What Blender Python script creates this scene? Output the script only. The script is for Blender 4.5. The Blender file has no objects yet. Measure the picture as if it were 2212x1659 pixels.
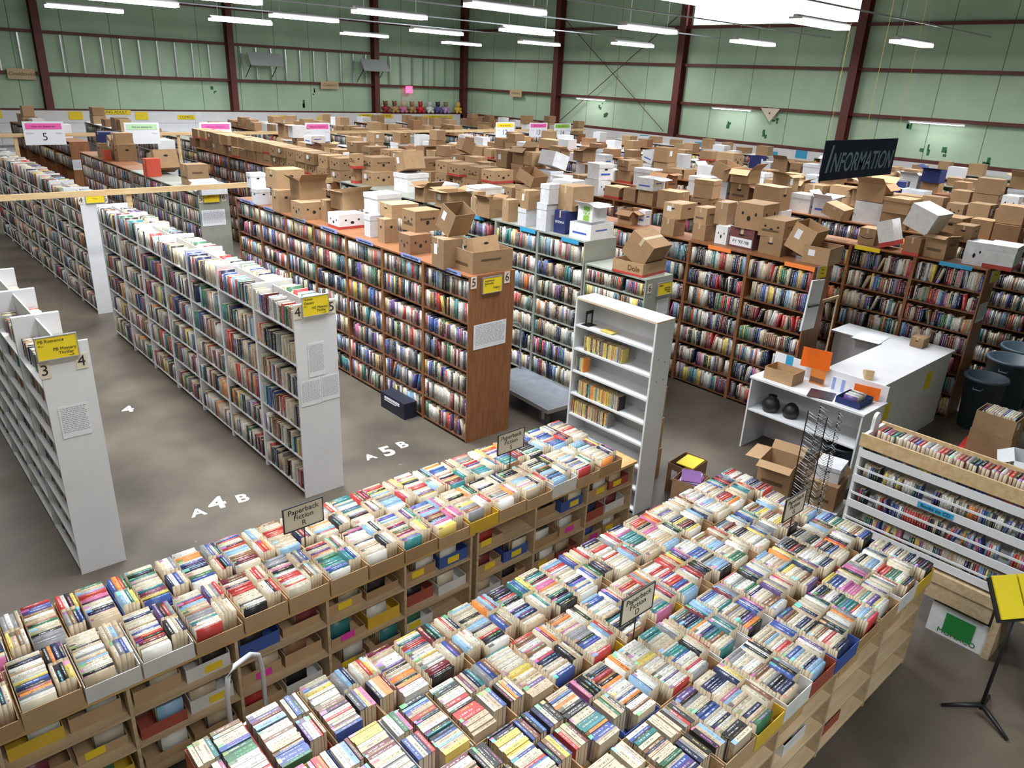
import bpy, math, random
import numpy as np
from mathutils import Matrix, Vector
R = random.Random(11)
PI = math.pi
sc = bpy.context.scene
COL = sc.collection

# ---------------------------------------------------------------- camera, world, exposure
cam = bpy.data.cameras.new('camera'); co = bpy.data.objects.new('camera', cam); COL.objects.link(co)
cam.sensor_width = 36; cam.lens = 1625.3 / 2212 * 36; cam.clip_end = 200
yaw, pit, rol = map(math.radians, (47.326, 22.095, 2.787))
fw = Vector((math.cos(pit) * math.cos(yaw), math.cos(pit) * math.sin(yaw), -math.sin(pit)))
rt = Vector((math.sin(yaw), -math.cos(yaw), 0)); up = rt.cross(fw)
rt2 = math.cos(rol) * rt + math.sin(rol) * up; up2 = -math.sin(rol) * rt + math.cos(rol) * up
co.matrix_world = Matrix(((rt2.x, up2.x, -fw.x, 0), (rt2.y, up2.y, -fw.y, 0), (rt2.z, up2.z, -fw.z, 4.5), (0, 0, 0, 1)))
sc.camera = co
w = bpy.data.worlds.new('world'); sc.world = w; w.use_nodes = True
w.node_tree.nodes['Background'].inputs[0].default_value = (.75, .85, 1, 1)
w.node_tree.nodes['Background'].inputs[1].default_value = .25
sc.view_settings.view_transform = 'Standard'; sc.view_settings.look = 'None'
sc.view_settings.gamma = 1; sc.view_settings.exposure = 0.2
sc.cycles.use_adaptive_sampling = True; sc.cycles.adaptive_threshold = .04; sc.cycles.use_denoising = True; sc.cycles.max_bounces = 5; sc.cycles.diffuse_bounces = 3; sc.cycles.glossy_bounces = 2
FILL_W, LAMP_W = 430, 78
def area(name, loc, sx, sy, power, col, parent=None):
    l = bpy.data.lights.new(name, 'AREA'); l.shape = 'RECTANGLE'; l.size = sx; l.size_y = sy
    l.energy = power; l.color = col
    o = bpy.data.objects.new(name, l); COL.objects.link(o); o.location = loc
    if parent: o.parent = parent
    return o
# added area lights under the roof, unseen fill for soft bluish daylight
for i, (x, y) in enumerate([(2.5, -4), (4, 6.5), (4, 11), (14, 8), (23, 5), (9, 21), (20, 20), (14, 32)]):
    area('roof_fill_light', (x, y, 8.45), 1.6, 5.0, FILL_W * (.75 if i < 2 else 1), (.88, .94, 1)).data.spread = math.radians(115)

# ---------------------------------------------------------------- materials
def prin(name, col=(.8, .8, .8), rough=.6, metal=0, emis=None, es=0, objcol=False, noise=0, nscale=8):
    m = bpy.data.materials.new(name); m.use_nodes = True
    nt = m.node_tree; b = nt.nodes['Principled BSDF']
    b.inputs['Base Color'].default_value = (*col, 1); b.inputs['Roughness'].default_value = rough
    b.inputs['Metallic'].default_value = metal
    if emis: b.inputs['Emission Color'].default_value = (*emis, 1); b.inputs['Emission Strength'].default_value = es
    src = None
    if objcol:
        oi = nt.nodes.new('ShaderNodeObjectInfo'); src = oi.outputs['Color']
    if noise:
        tc = nt.nodes.new('ShaderNodeTexCoord'); n = nt.nodes.new('ShaderNodeTexNoise'); n.inputs['Scale'].default_value = nscale
        n.inputs['Detail'].default_value = 4
        nt.links.new(tc.outputs['Object'], n.inputs['Vector'])
        mr = nt.nodes.new('ShaderNodeMapRange'); mr.inputs[1].default_value = .3; mr.inputs[2].default_value = .7
        mr.inputs[3].default_value = 1 - noise; mr.inputs[4].default_value = 1 + noise * .5
        nt.links.new(n.outputs['Fac'], mr.inputs[0])
        mx = nt.nodes.new('ShaderNodeVectorMath'); mx.operation = 'SCALE'
        if src: nt.links.new(src, mx.inputs[0])
        else: mx.inputs[0].default_value = col
        nt.links.new(mr.outputs[0], mx.inputs['Scale']); src = mx.outputs[0]
    if src: nt.links.new(src, b.inputs['Base Color'])
    return m
def wood(name, c1, c2, axis=2, scale=1.5, rough=.5):
    m = bpy.data.materials.new(name); m.use_nodes = True; nt = m.node_tree; b = nt.nodes['Principled BSDF']
    tc = nt.nodes.new('ShaderNodeTexCoord'); mp = nt.nodes.new('ShaderNodeMapping')
    s = [9 * scale] * 3; s[axis] = .8 * scale; mp.inputs['Scale'].default_value = s
    n = nt.nodes.new('ShaderNodeTexNoise'); n.inputs['Scale'].default_value = 2.5; n.inputs['Detail'].default_value = 5
    r = nt.nodes.new('ShaderNodeValToRGB'); r.color_ramp.elements[0].color = (*c1, 1); r.color_ramp.elements[1].color = (*c2, 1)
    r.color_ramp.elements[0].position = .35; r.color_ramp.elements[1].position = .65
    nt.links.new(tc.outputs['Object'], mp.inputs[0]); nt.links.new(mp.outputs[0], n.inputs['Vector'])
    nt.links.new(n.outputs['Fac'], r.inputs[0]); nt.links.new(r.outputs[0], b.inputs['Base Color'])
    b.inputs['Roughness'].default_value = rough
    return m
M = {}
M['white'] = prin('white_laminate', (.74, .75, .77), .45, noise=.05, nscale=3)
M['brown'] = wood('walnut_laminate', (.22, .085, .032), (.31, .13, .052), 2, 2)
M['brownshelf'] = wood('walnut_shelf', (.14, .055, .026), (.2, .085, .04), 1, 2)
M['metal'] = prin('grey_green_metal', (.34, .36, .31), .4, .1, noise=.06)
M['ply'] = wood('plywood', (.50, .36, .21), (.62, .47, .3), 0, 1.2)
M['pine'] = wood('pine', (.56, .38, .19), (.68, .49, .27), 0, 1)
M['pineT'] = wood('pine_top', (.5, .31, .12), (.62, .42, .19), 0, 1)
M['card'] = prin('cardboard', rough=.85, objcol=True, noise=.1, nscale=5)
M['cardin'] = prin('cardboard_inside', (.27, .17, .09), .9)
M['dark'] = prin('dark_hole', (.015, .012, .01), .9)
M['paint'] = prin('object_paint', rough=.5, objcol=True)
M['black'] = prin('black_steel', (.012, .012, .012), .45)
M['steel'] = prin('galvanised_steel', (.55, .57, .6), .3, .8)
M['deck'] = prin('grey_deck', (.2, .22, .25), .5, noise=.2, nscale=6)
M['maroon'] = prin('maroon_steel', (.13, .032, .028), .55, noise=.15, nscale=2)
M['page'] = prin('page_paper', (.58, .47, .32), .85)
M['yellow'] = prin('yellow_sign', (.86, .66, .02), .5)
M['cream'] = prin('cream_card', (.74, .66, .52), .6)
M['paper'] = prin('white_paper', (.78, .8, .84), .7)
M['navy'] = prin('navy_board', (.012, .022, .075), .5)
M['ink'] = prin('ink', (.02, .02, .022), .6)
M['bin'] = prin('grey_bin_plastic', (.06, .095, .125), .5, noise=.1)
M['rubber'] = prin('grey_rubber', (.1, .1, .11), .6)
M['lit'] = prin('lit_tube', (1, 1, 1), .4, emis=(1, .97, 1), es=9)
M['sky'] = prin('daylit_panel', (1, 1, 1), .4, emis=(.95, .98, 1), es=5)
M['fixture'] = prin('fixture_enamel', (.7, .7, .72), .4)
M['rope'] = prin('yellow_rope', (.7, .5, .1), .8)
M['wire'] = prin('black_wire', (.03, .03, .03), .35, .6)

def floor_mat():
    m = bpy.data.materials.new('stained_concrete'); m.use_nodes = True; nt = m.node_tree; b = nt.nodes['Principled BSDF']
    tc = nt.nodes.new('ShaderNodeTexCoord')
    def noise(s, d): 
        n = nt.nodes.new('ShaderNodeTexNoise'); n.inputs['Scale'].default_value = s; n.inputs['Detail'].default_value = d
        nt.links.new(tc.outputs['Object'], n.inputs['Vector']); return n.outputs['Fac']
    r = nt.nodes.new('ShaderNodeValToRGB'); e = r.color_ramp.elements
    e[0].position = .3; e[0].color = (.055, .045, .034, 1); e[1].position = .72; e[1].color = (.155, .127, .095, 1)
    nt.links.new(noise(.9, 8), r.inputs[0])
    r2 = nt.nodes.new('ShaderNodeValToRGB'); e = r2.color_ramp.elements
    e[0].position = .72; e[0].color = (0, 0, 0, 1); e[1].position = .78; e[1].color = (1, 1, 1, 1)
    nt.links.new(noise(5.5, 6), r2.inputs[0])
    mx = nt.nodes.new('ShaderNodeMix'); mx.data_type = 'RGBA'
    nt.links.new(r2.outputs[0], mx.inputs[0]); nt.links.new(r.outputs[0], mx.inputs[6]); mx.inputs[7].default_value = (.27, .25, .23, 1)
    nt.links.new(mx.outputs[2], b.inputs['Base Color']); b.inputs['Roughness'].default_value = .42
    return m
M['floor'] = floor_mat()
def wall_mat():
    m = bpy.data.materials.new('green_insulation_panels'); m.use_nodes = True; nt = m.node_tree; b = nt.nodes['Principled BSDF']
    tc = nt.nodes.new('ShaderNodeTexCoord'); sp = nt.nodes.new('ShaderNodeSeparateXYZ'); nt.links.new(tc.outputs['Object'], sp.inputs[0])
    def math_(op, a, bb=None):
        n = nt.nodes.new('ShaderNodeMath'); n.operation = op
        for i, v in enumerate((a, bb)):
            if v is None: continue
            if isinstance(v, (int, float)): n.inputs[i].default_value = v
            else: nt.links.new(v, n.inputs[i])
        return n.outputs[0]
    s = math_('ADD', sp.outputs[0], sp.outputs[1])
    fr = math_('FRACT', math_('DIVIDE', math_('ADD', s, 100.3), 1.9))
    seam = math_('LESS_THAN', fr, .013)
    n = nt.nodes.new('ShaderNodeTexNoise'); n.inputs['Scale'].default_value = .7; n.inputs['Detail'].default_value = 6
    nt.links.new(tc.outputs['Object'], n.inputs['Vector'])
    r = nt.nodes.new('ShaderNodeValToRGB'); e = r.color_ramp.elements
    e[0].position = .3; e[0].color = (.42, .6, .43, 1); e[1].position = .7; e[1].color = (.52, .7, .52, 1)
    nt.links.new(n.outputs['Fac'], r.inputs[0])
    mx = nt.nodes.new('ShaderNodeMix'); mx.data_type = 'RGBA'
    nt.links.new(seam, mx.inputs[0]); nt.links.new(r.outputs[0], mx.inputs[6]); mx.inputs[7].default_value = (.12, .17, .11, 1)
    nt.links.new(mx.outputs[2], b.inputs['Base Color']); b.inputs['Roughness'].default_value = .8
    return m
M['wall'] = wall_mat()

def book_mat(name, individual):
    m = bpy.data.materials.new(name); m.use_nodes = True; nt = m.node_tree; b = nt.nodes['Principled BSDF']
    L = nt.links
    def mth(op, *a):
        n = nt.nodes.new('ShaderNodeMath'); n.operation = op
        for i, v in enumerate(a):
            if isinstance(v, (int, float)): n.inputs[i].default_value = v
            else: L.new(v, n.inputs[i])
        return n.outputs[0]
    if individual:
        oi = nt.nodes.new('ShaderNodeObjectInfo'); col = oi.outputs['Color']; seed = oi.outputs['Random']
    else:
        a = nt.nodes.new('ShaderNodeAttribute'); a.attribute_name = 'col'; col = a.outputs['Color']
        a2 = nt.nodes.new('ShaderNodeAttribute'); a2.attribute_name = 'seed'; seed = a2.outputs['Fac']
    uv = nt.nodes.new('ShaderNodeUVMap'); uv.uv_map = 'UVMap'
    sp = nt.nodes.new('ShaderNodeSeparateXYZ'); L.new(uv.outputs[0], sp.inputs[0]); u, v = sp.outputs[0], sp.outputs[1]
    f = lambda k: mth('FRACT', mth('MULTIPLY', seed, k))
    s1, s2, s3, s4 = f(7.13), f(13.7), f(29.3), f(53.9)
    cv = nt.nodes.new('ShaderNodeCombineXYZ')
    L.new(mth('MULTIPLY', u, 44), cv.inputs[0]); L.new(mth('ADD', mth('MULTIPLY', v, 2.2), mth('MULTIPLY', seed, 91)), cv.inputs[1]); L.new(mth('MULTIPLY', seed, 47), cv.inputs[2])
    n = nt.nodes.new('ShaderNodeTexNoise'); n.inputs['Scale'].default_value = 1; n.inputs['Detail'].default_value = 1
    L.new(cv.outputs[0], n.inputs['Vector'])
    letters = mth('GREATER_THAN', n.outputs['Fac'], .5)
    a0 = mth('ADD', .1, mth('MULTIPLY', s1, .25)); b0 = mth('ADD', a0, mth('ADD', .3, mth('MULTIPLY', s2, .25)))
    ins = mth('MULTIPLY', mth('GREATER_THAN', u, a0), mth('LESS_THAN', u, b0))
    c0 = mth('ADD', b0, .05); auth = mth('MULTIPLY', mth('GREATER_THAN', u, c0), mth('LESS_THAN', u, mth('ADD', c0, .16)))
    vm = mth('MULTIPLY', mth('GREATER_THAN', v, .34), mth('LESS_THAN', v, .66))
    mask = mth('MULTIPLY', mth('MULTIPLY', mth('MAXIMUM', ins, auth), vm), letters)
    spine = mth('MULTIPLY', mth('GREATER_THAN', u, 0), mth('LESS_THAN', u, 1.001))
    band = mth('MULTIPLY', spine, mth('MULTIPLY', mth('GREATER_THAN', s3, .6), mth('LESS_THAN', u, mth('MULTIPLY', s4, .28))))
    # cover tint variation along the spine
    cv2 = nt.nodes.new('ShaderNodeCombineXYZ'); L.new(mth('MULTIPLY', u, 5), cv2.inputs[0]); L.new(mth('MULTIPLY', seed, 77), cv2.inputs[1])
    n2 = nt.nodes.new('ShaderNodeTexNoise'); n2.inputs['Scale'].default_value = 1; L.new(cv2.outputs[0], n2.inputs['Vector'])
    sc_ = nt.nodes.new('ShaderNodeVectorMath'); sc_.operation = 'SCALE'; L.new(col, sc_.inputs[0])
    L.new(mth('ADD', .72, mth('MULTIPLY', n2.outputs['Fac'], .5)), sc_.inputs['Scale'])
    bw = nt.nodes.new('ShaderNodeRGBToBW'); L.new(col, bw.inputs[0]); darkc = mth('LESS_THAN', bw.outputs[0], .22)
    hs = nt.nodes.new('ShaderNodeCombineColor'); hs.mode = 'HSV'
    L.new(s2, hs.inputs[0]); L.new(mth('MULTIPLY', mth('GREATER_THAN', s1, .65), .8), hs.inputs[1])
    L.new(mth('ADD', mth('MULTIPLY', darkc, .7), mth('MULTIPLY', mth('SUBTRACT', 1, darkc), .07)), hs.inputs[2])
    hb = nt.nodes.new('ShaderNodeCombineColor'); hb.mode = 'HSV'; L.new(s1, hb.inputs[0]); hb.inputs[1].default_value = .7; L.new(s2, hb.inputs[2])
    m1 = nt.nodes.new('ShaderNodeMix'); m1.data_type = 'RGBA'; L.new(mth('MULTIPLY', band, .8), m1.inputs[0]); L.new(sc_.outputs[0], m1.inputs[6]); L.new(hb.outputs[0], m1.inputs[7])
    m2 = nt.nodes.new('ShaderNodeMix'); m2.data_type = 'RGBA'; L.new(mth('MULTIPLY', mask, .8), m2.inputs[0]); L.new(m1.outputs[2], m2.inputs[6]); L.new(hs.outputs[0], m2.inputs[7])
    L.new(m2.outputs[2], b.inputs['Base Color']); b.inputs['Roughness'].default_value = .38
    return m
M['bookmass'] = book_mat('printed_covers', False)
M['bookone'] = book_mat('printed_cover', True)

# ---------------------------------------------------------------- object helpers
def tag(o, label=None, cat=None, group=None, kind=None):
    for k, v in (('label', label), ('category', cat), ('group', group), ('kind', kind)):
        if v: o[k] = v
    return o
def link(name, me, parent=None, loc=(0, 0, 0), rot=(0, 0, 0), scl=(1, 1, 1), color=None):
    o = bpy.data.objects.new(name, me); COL.objects.link(o)
    o.location = loc; o.rotation_euler = rot; o.scale = scl
    if parent is not None: o.parent = parent
    if color is not None: o.color = (*color, 1)
    return o
def empty(name, loc=(0, 0, 0), rz=0.0, rot=None):
    o = bpy.data.objects.new(name, None); COL.objects.link(o); o.location = loc
    o.rotation_euler = rot if rot else (0, 0, rz); o.empty_display_size = .1
    return o
class MB:
    def __init__(s): s.v = []; s.f = []
    def box(s, x0, x1, y0, y1, z0, z1, mt=None):
        b = len(s.v)
        for z in (z0, z1):
            for x, y in ((x0, y0), (x1, y0), (x1, y1), (x0, y1)):
                p = Vector((x, y, z)); s.v.append(tuple(mt @ p) if mt else (x, y, z))
        s.f += [(b, b + 3, b + 2, b + 1), (b + 4, b + 5, b + 6, b + 7), (b, b + 1, b + 5, b + 4), (b + 1, b + 2, b + 6, b + 5), (b + 2, b + 3, b + 7, b + 6), (b + 3, b, b + 4, b + 7)]
        return s
    def tube(s, pts, r, n=8, cap=True):
        pts = [Vector(p) for p in pts]; rings = []
        for i, p in enumerate(pts):
            d = (pts[min(i + 1, len(pts) - 1)] - pts[max(i - 1, 0)]).normalized()
            a = d.cross(Vector((0, 0, 1)) if abs(d.z) < .9 else Vector((1, 0, 0))).normalized(); c = d.cross(a)
            rr = r[i] if isinstance(r, (list, tuple)) else r
            rings.append(len(s.v))
            for k in range(n):
                t = 2 * PI * k / n; s.v.append(tuple(p + rr * (math.cos(t) * a + math.sin(t) * c)))
        for i in range(len(rings) - 1):
            for k in range(n):
                s.f.append((rings[i] + k, rings[i] + (k + 1) % n, rings[i + 1] + (k + 1) % n, rings[i + 1] + k))
        if cap:
            s.f.append(tuple(rings[0] + k for k in range(n))[::-1]); s.f.append(tuple(rings[-1] + k for k in range(n)))
        return s
    def lathe(s, prof, n=24, cx=0, cy=0):
        b = len(s.v)
        for r, z in prof:
            for k in range(n): t = 2 * PI * k / n; s.v.append((cx + r * math.cos(t), cy + r * math.sin(t), z))
        for i in range(len(prof) - 1):
            for k in range(n): s.f.append((b + i * n + k, b + i * n + (k + 1) % n, b + (i + 1) * n + (k + 1) % n, b + (i + 1) * n + k))
        return s
    def poly(s, pts): 
        b = len(s.v); s.v += [tuple(p) for p in pts]; s.f.append(tuple(range(b, b + len(pts)))); return s
    def prism(s, pts, y0, y1):      # outline in (x, z), extruded along y
        n = len(pts); b = len(s.v)
        s.v += [(x, y0, z) for x, z in pts] + [(x, y1, z) for x, z in pts]
        s.f += [tuple(range(b, b + n)), tuple(range(b + 2 * n - 1, b + n - 1, -1))]
        s.f += [(b + i, b + n + i, b + n + (i + 1) % n, b + (i + 1) % n) for i in range(n)]; return s
    def mesh(s, name, mat):
        me = bpy.data.meshes.new(name); me.from_pydata(s.v, [], s.f); me.materials.append(mat); me.validate(); return me
    def obj(s, name, mat, parent=None, loc=(0, 0, 0), rot=(0, 0, 0), color=None, smooth=False):
        me = s.mesh(name, mat)
        if smooth: me.shade_smooth()
        return link(name, me, parent, loc, rot, color=color)
CACHE = {}
def box_mesh(name, dims, mat, org='c'):
    k = (name, tuple(round(d, 3) for d in dims), mat.name)
    if k not in CACHE:
        x, y, z = dims; CACHE[k] = MB().box(-x / 2, x / 2, -y / 2, y / 2, 0, z).mesh(name, mat)
    return CACHE[k]
def bx(name, dims, mat, parent, loc, rot=(0, 0, 0), color=None): return link(name, box_mesh(name, dims, mat), parent, loc, rot, color=color)
TXT = {}
def text_mesh(s, size, mat, align='CENTER', shear=0, ext=.0008, space=1.0, bold=0):
    k = (s, size, mat.name, align, shear, bold)
    if k not in TXT:
        c = bpy.data.curves.new('lettering', 'FONT'); c.body = s; c.size = size; c.align_x = align; c.align_y = 'CENTER'
        c.shear = shear; c.extrude = ext; c.resolution_u = 3; c.space_line = space; c.offset = bold
        o = bpy.data.objects.new('t', c); COL.objects.link(o)
        bpy.context.view_layer.update()
        me = bpy.data.meshes.new_from_object(o.evaluated_get(bpy.context.evaluated_depsgraph_get()))
        bpy.data.objects.remove(o); me.materials.clear(); me.materials.append(mat); me.name = 'lettering'; TXT[k] = me
    return TXT[k]
FACE = {'-Y': (PI / 2, 0, 0), '-X': (PI / 2, 0, -PI / 2), '+Z': (0, 0, 0)}
def sign(name, label, cat, loc, wh, face, mat, texts=(), thick=.006, frame=None, color=None, tilt=0, group=None, parent=None):
    """a flat board standing upright, centre loc; texts = (string, size, dx, dz, material)"""
    r = FACE[face]
    e = empty(name, loc, rot=(0, tilt if face == '-Y' else 0, r[2]))
    if parent: e.parent = parent
    tag(e, label, cat, group)
    wd, h = wh
    brd = MB().box(-wd / 2, wd / 2, 0, thick, -h / 2, h / 2).obj('board', mat, e, color=color)
    if frame:
        t = .008; f = MB()
        f.box(-wd / 2 - t, wd / 2 + t, -.004, thick + .004, h / 2, h / 2 + t).box(-wd / 2 - t, wd / 2 + t, -.004, thick + .004, -h / 2 - t, -h / 2)
        f.box(-wd / 2 - t, -wd / 2, -.004, thick + .004, -h / 2, h / 2).box(wd / 2, wd / 2 + t, -.004, thick + .004, -h / 2, h / 2).obj('frame', frame, e)
    for t in texts:
        s, size, dx, dz, m = t[:5]; al = t[5] if len(t) > 5 else 'CENTER'; sh = t[6] if len(t) > 6 else 0
        link('lettering', text_mesh(s, size, m, al, sh), brd, (dx, -.0015, dz), (PI / 2, 0, 0))
    return e
ONES = 'zeroth first second third fourth fifth sixth seventh eighth ninth tenth eleventh twelfth thirteenth fourteenth fifteenth sixteenth seventeenth eighteenth nineteenth'.split()
TENS = ['', '', 'twenty', 'thirty', 'forty', 'fifty', 'sixty', 'seventy', 'eighty', 'ninety']
def nth(n):
    if n < 20: return ONES[n]
    if n >= 100: return 'hundred-' + nth(n - 100) if n > 100 else 'hundredth'
    t, o = divmod(n, 10)
    return (TENS[t][:-1] + 'ieth') if o == 0 else TENS[t] + '-' + ONES[o]

# ---------------------------------------------------------------- books
PAL = [(22, (.7, .68, .62), 'white'), (30, (.61, .54, .41), 'cream'), (9, (.52, .41, .28), 'tan'), (7, (.48, .05, .045), 'red'),
       (4, (.17, .03, .04), 'maroon'), (6, (.05, .09, .3), 'blue'), (6, (.02, .026, .075), 'navy'), (6, (.27, .43, .6), 'pale blue'),
       (13, (.02, .019, .02), 'black'), (4, (.04, .2, .2), 'teal'), (3, (.05, .16, .08), 'green'), (3, (.78, .26, .06), 'orange'),
       (4, (.74, .57, .14), 'yellow'), (2, (.5, .14, .28), 'pink'), (3, (.12, .07, .22), 'purple'), (6, (.25, .25, .26), 'grey'), (5, (.24, .12, .06), 'brown')]
WT = [p[0] for p in PAL]
WT_SHELF = [22, 14, 8, 6, 7, 7, 9, 4, 18, 4, 4, 2, 3, 1, 3, 7, 9]
WT_OLD = [1, 6, 9, 1, 1, 0, 0, 1, 4, 1, 1, 4, 18, 0, 0, 2, 5]
PAGEC = (.56, .46, .32)
class Books:
    """collects book records: c = centre of the spine face, U along the spine, V thickness, W outwards"""
    def __init__(s): s.r = []
    def add(s, c, U, V, W, L, T, D, ci, tagv=None):
        s.r.append((c, U, V, W, L, T, D, ci, R.random(), tagv))
    def mass(s, name, recs, label, cat):
        n = len(recs)
        c = np.array([r[0] for r in recs]); U = np.array([r[1] for r in recs]); V = np.array([r[2] for r in recs]); W = np.array([r[3] for r in recs])
        L = np.array([r[4] for r in recs])[:, None]; T = np.array([r[5] for r in recs])[:, None]; D = np.array([r[6] for r in recs])[:, None]
        g = []
        for a, b, d in ((-1, -1, 0), (1, -1, 0), (1, 1, 0), (-1, 1, 0), (-1, -1, 1), (1, -1, 1), (1, 1, 1), (-1, 1, 1)):
            g.append(c + U * L * a / 2 + V * T * b / 2 - W * D * d)
        v = np.stack(g, 1).reshape(-1, 3)
        F = np.array([[0, 1, 2, 3], [7, 6, 5, 4], [4, 5, 1, 0], [3, 2, 6, 7], [1, 5, 6, 2], [4, 0, 3, 7]])
        f = (F[None] + (np.arange(n) * 8)[:, None, None]).reshape(-1)
        me = bpy.data.meshes.new(name)
        me.vertices.add(n * 8); me.vertices.foreach_set('co', v.astype(np.float32).ravel())
        me.loops.add(n * 24); me.loops.foreach_set('vertex_index', f.astype(np.int32))
        me.polygons.add(n * 6); me.polygons.foreach_set('loop_start', (np.arange(n * 6) * 4).astype(np.int32))
        me.update(calc_edges=True)
        cols = np.array([PAL[r[7]][1] for r in recs]); jit = np.array([r[8] for r in recs])[:, None] * .3 + .85
        cols = np.clip(cols * jit, 0, 1)
        fc = np.ones((n, 6, 4)); fc[:, :, :3] = cols[:, None]; fc[:, 1, :3] = PAGEC; fc[:, 4, :3] = PAGEC; fc[:, 5, :3] = PAGEC
        a = me.attributes.new('col', 'FLOAT_COLOR', 'FACE'); a.data.foreach_set('color', fc.astype(np.float32).ravel())
        sd = np.repeat([r[8] for r in recs], 6); a = me.attributes.new('seed', 'FLOAT', 'FACE'); a.data.foreach_set('value', sd.astype(np.float32))
        uv = me.uv_layers.new(name='UVMap'); q = np.full((n, 6, 4, 2), -2.0); q[:, 0] = [[0, 0], [1, 0], [1, 1], [0, 1]]
        uv.data.foreach_set('uv', q.astype(np.float32).ravel())
        me.materials.append(M['bookmass']); me.validate()
        return tag(link(name, me), label, cat, kind='stuff')
def book_parts():
    t = .06
    m = MB(); m.box(-.5, .5, -.5, .5, -.03, 0); m.box(-.5, .5, -.5, -.5 + t, -1, -.03); m.box(-.5, .5, .5 - t, .5, -1, -.03)
    me = m.mesh('paperback_book', M['bookone'])
    uv = me.uv_layers.new(name='UVMap')
    for p in me.polygons:
        for li in p.loop_indices:
            co_ = me.vertices[me.loops[li].vertex_index].co
            uv.data[li].uv = (co_.x + .5, co_.y + .5) if p.index == 1 else (-2, -2)
    pg = MB().box(-.49, .49, -.5 + t, .5 - t, -.98, -.03).mesh('page_block', M['page'])
    return me, pg
BK, PG = book_parts()
def single_book(rec, name, label, cat, group):
    c, U, V, W, L, T, D, ci, sd, tg = rec
    mt = Matrix((( U[0], V[0], W[0], c[0]), (U[1], V[1], W[1], c[1]), (U[2], V[2], W[2], c[2]), (0, 0, 0, 1)))
    o = bpy.data.objects.new(name, BK); COL.objects.link(o)
    o.matrix_world = mt @ Matrix.Diagonal((L, T, D, 1))
    j = sd * .3 + .85; o.color = tuple(min(1, x * j) for x in PAL[ci][1]) + (1,)
    p = bpy.data.objects.new('page_block', PG); COL.objects.link(p); p.parent = o
    return tag(o, label, cat, group)
camP = Vector((0, 0, 4.5))
def seen(p):
    d = Vector(p) - camP; z = d.dot(fw)
    if z <= 0: return False
    u_ = 1106 + 1625.3 * d.dot(rt2) / z; v_ = 829.5 - 1625.3 * d.dot(up2) / z
    return -20 < u_ < 2230 and -20 < v_ < 1680
TB, SB = Books(), Books()       # table books, shelf books
def norm3(v): v = Vector(v).normalized(); return tuple(v)
def fill_shelf(x, y0, y1, z, gap, side=-1, wt=WT_SHELF, tagv=None, dens=.97, small=False, xdepth=.2):
    """row of upright books; spines face side*X at plane x"""
    y = y0; cur = R.choices(range(len(PAL)), wt)[0]; k = 0; W = (side, 0, 0)
    base = R.uniform(.7, .9); run = 0; a = 0
    while y < y1 - .02:
        T = R.uniform(.014, .024) if small else R.choice((R.uniform(.015, .028), R.uniform(.022, .042)))
        hn = .3 * base * R.uniform(.86, 1.1)
        if run == 0 and a: y += .012; a = 0
        if run == 0 and R.random() < .035:
            run = R.choice((1, 2, 3)); a = R.choice((-1, 1)) * R.uniform(.08, .3)
            if a < 0: y += .26 * -math.sin(a) * 1.0
            if y + run * .05 + .1 > y1: run = 0; a = 0
            else: y += .01
        elif R.random() < .008: y += R.uniform(.04, .14); continue
        if y + T > y1: break
        if R.random() < .75: cur = R.choices(range(len(PAL)), wt)[0]
        h = min(gap - .035, hn) if not small else min(gap - .035, R.uniform(.165, .182))
        D = min(xdepth - .036, h * R.uniform(.62, .72)); st = R.uniform(.004, .018)
        s_, c_ = math.sin(a), math.cos(a)
        U = (0, s_, c_); V = (0, c_, -s_)
        if side > 0: V = tuple(-q for q in V)
        if run: run -= 1
        Ty = T / c_
        if y + Ty + (h * s_ if a > 0 else 0) > y1: break
        k += 1
        SB.add((x - side * st, y + Ty / 2 + (h * s_ / 2 if a > 0 else -h * abs(s_) / 2 + 0.0), z + .003 + h / 2 * c_ + abs(s_) * T / 2), U, V, W, h, T, D, cur, (tagv, k) if tagv else None)
        y += Ty + R.uniform(.0006, .0025)
        if run == 0 and a > 0: y += h * s_

# ---------------------------------------------------------------- bookcases
def bookcase(name, label, X0, X1, Y0, Y1, H, levels, mat, smat, top=True, group=None, divider=True, endpanel=None, th=.022):
    e = empty(name, ((X0 + X1) / 2, (Y0 + Y1) / 2, 0)); tag(e, label, 'bookcase', group)
    W, Ly = X1 - X0, Y1 - Y0
    bx('side_panel', (W, th, H), mat, e, (0, -Ly / 2 + th / 2, 0)); bx('side_panel', (W, th, H), mat, e, (0, Ly / 2 - th / 2, 0))
    if divider: bx('back_panel', (.012, Ly - 2 * th - .001, H - .03), mat, e, (0, 0, .0))
    for z in levels: 
        for s in ((-1, 1) if divider else (0,)):
            wd = W / 2 - .008 if divider else W - .004
            bx('shelf', (wd, Ly - 2 * th - .001, .02), smat, e, (s * (W / 4 + .002), 0, z - .02 + .001))
    if top: bx('top_board', (W + .004, Ly - .001, .022), mat, e, (0, 0, H))
    return e
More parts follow.
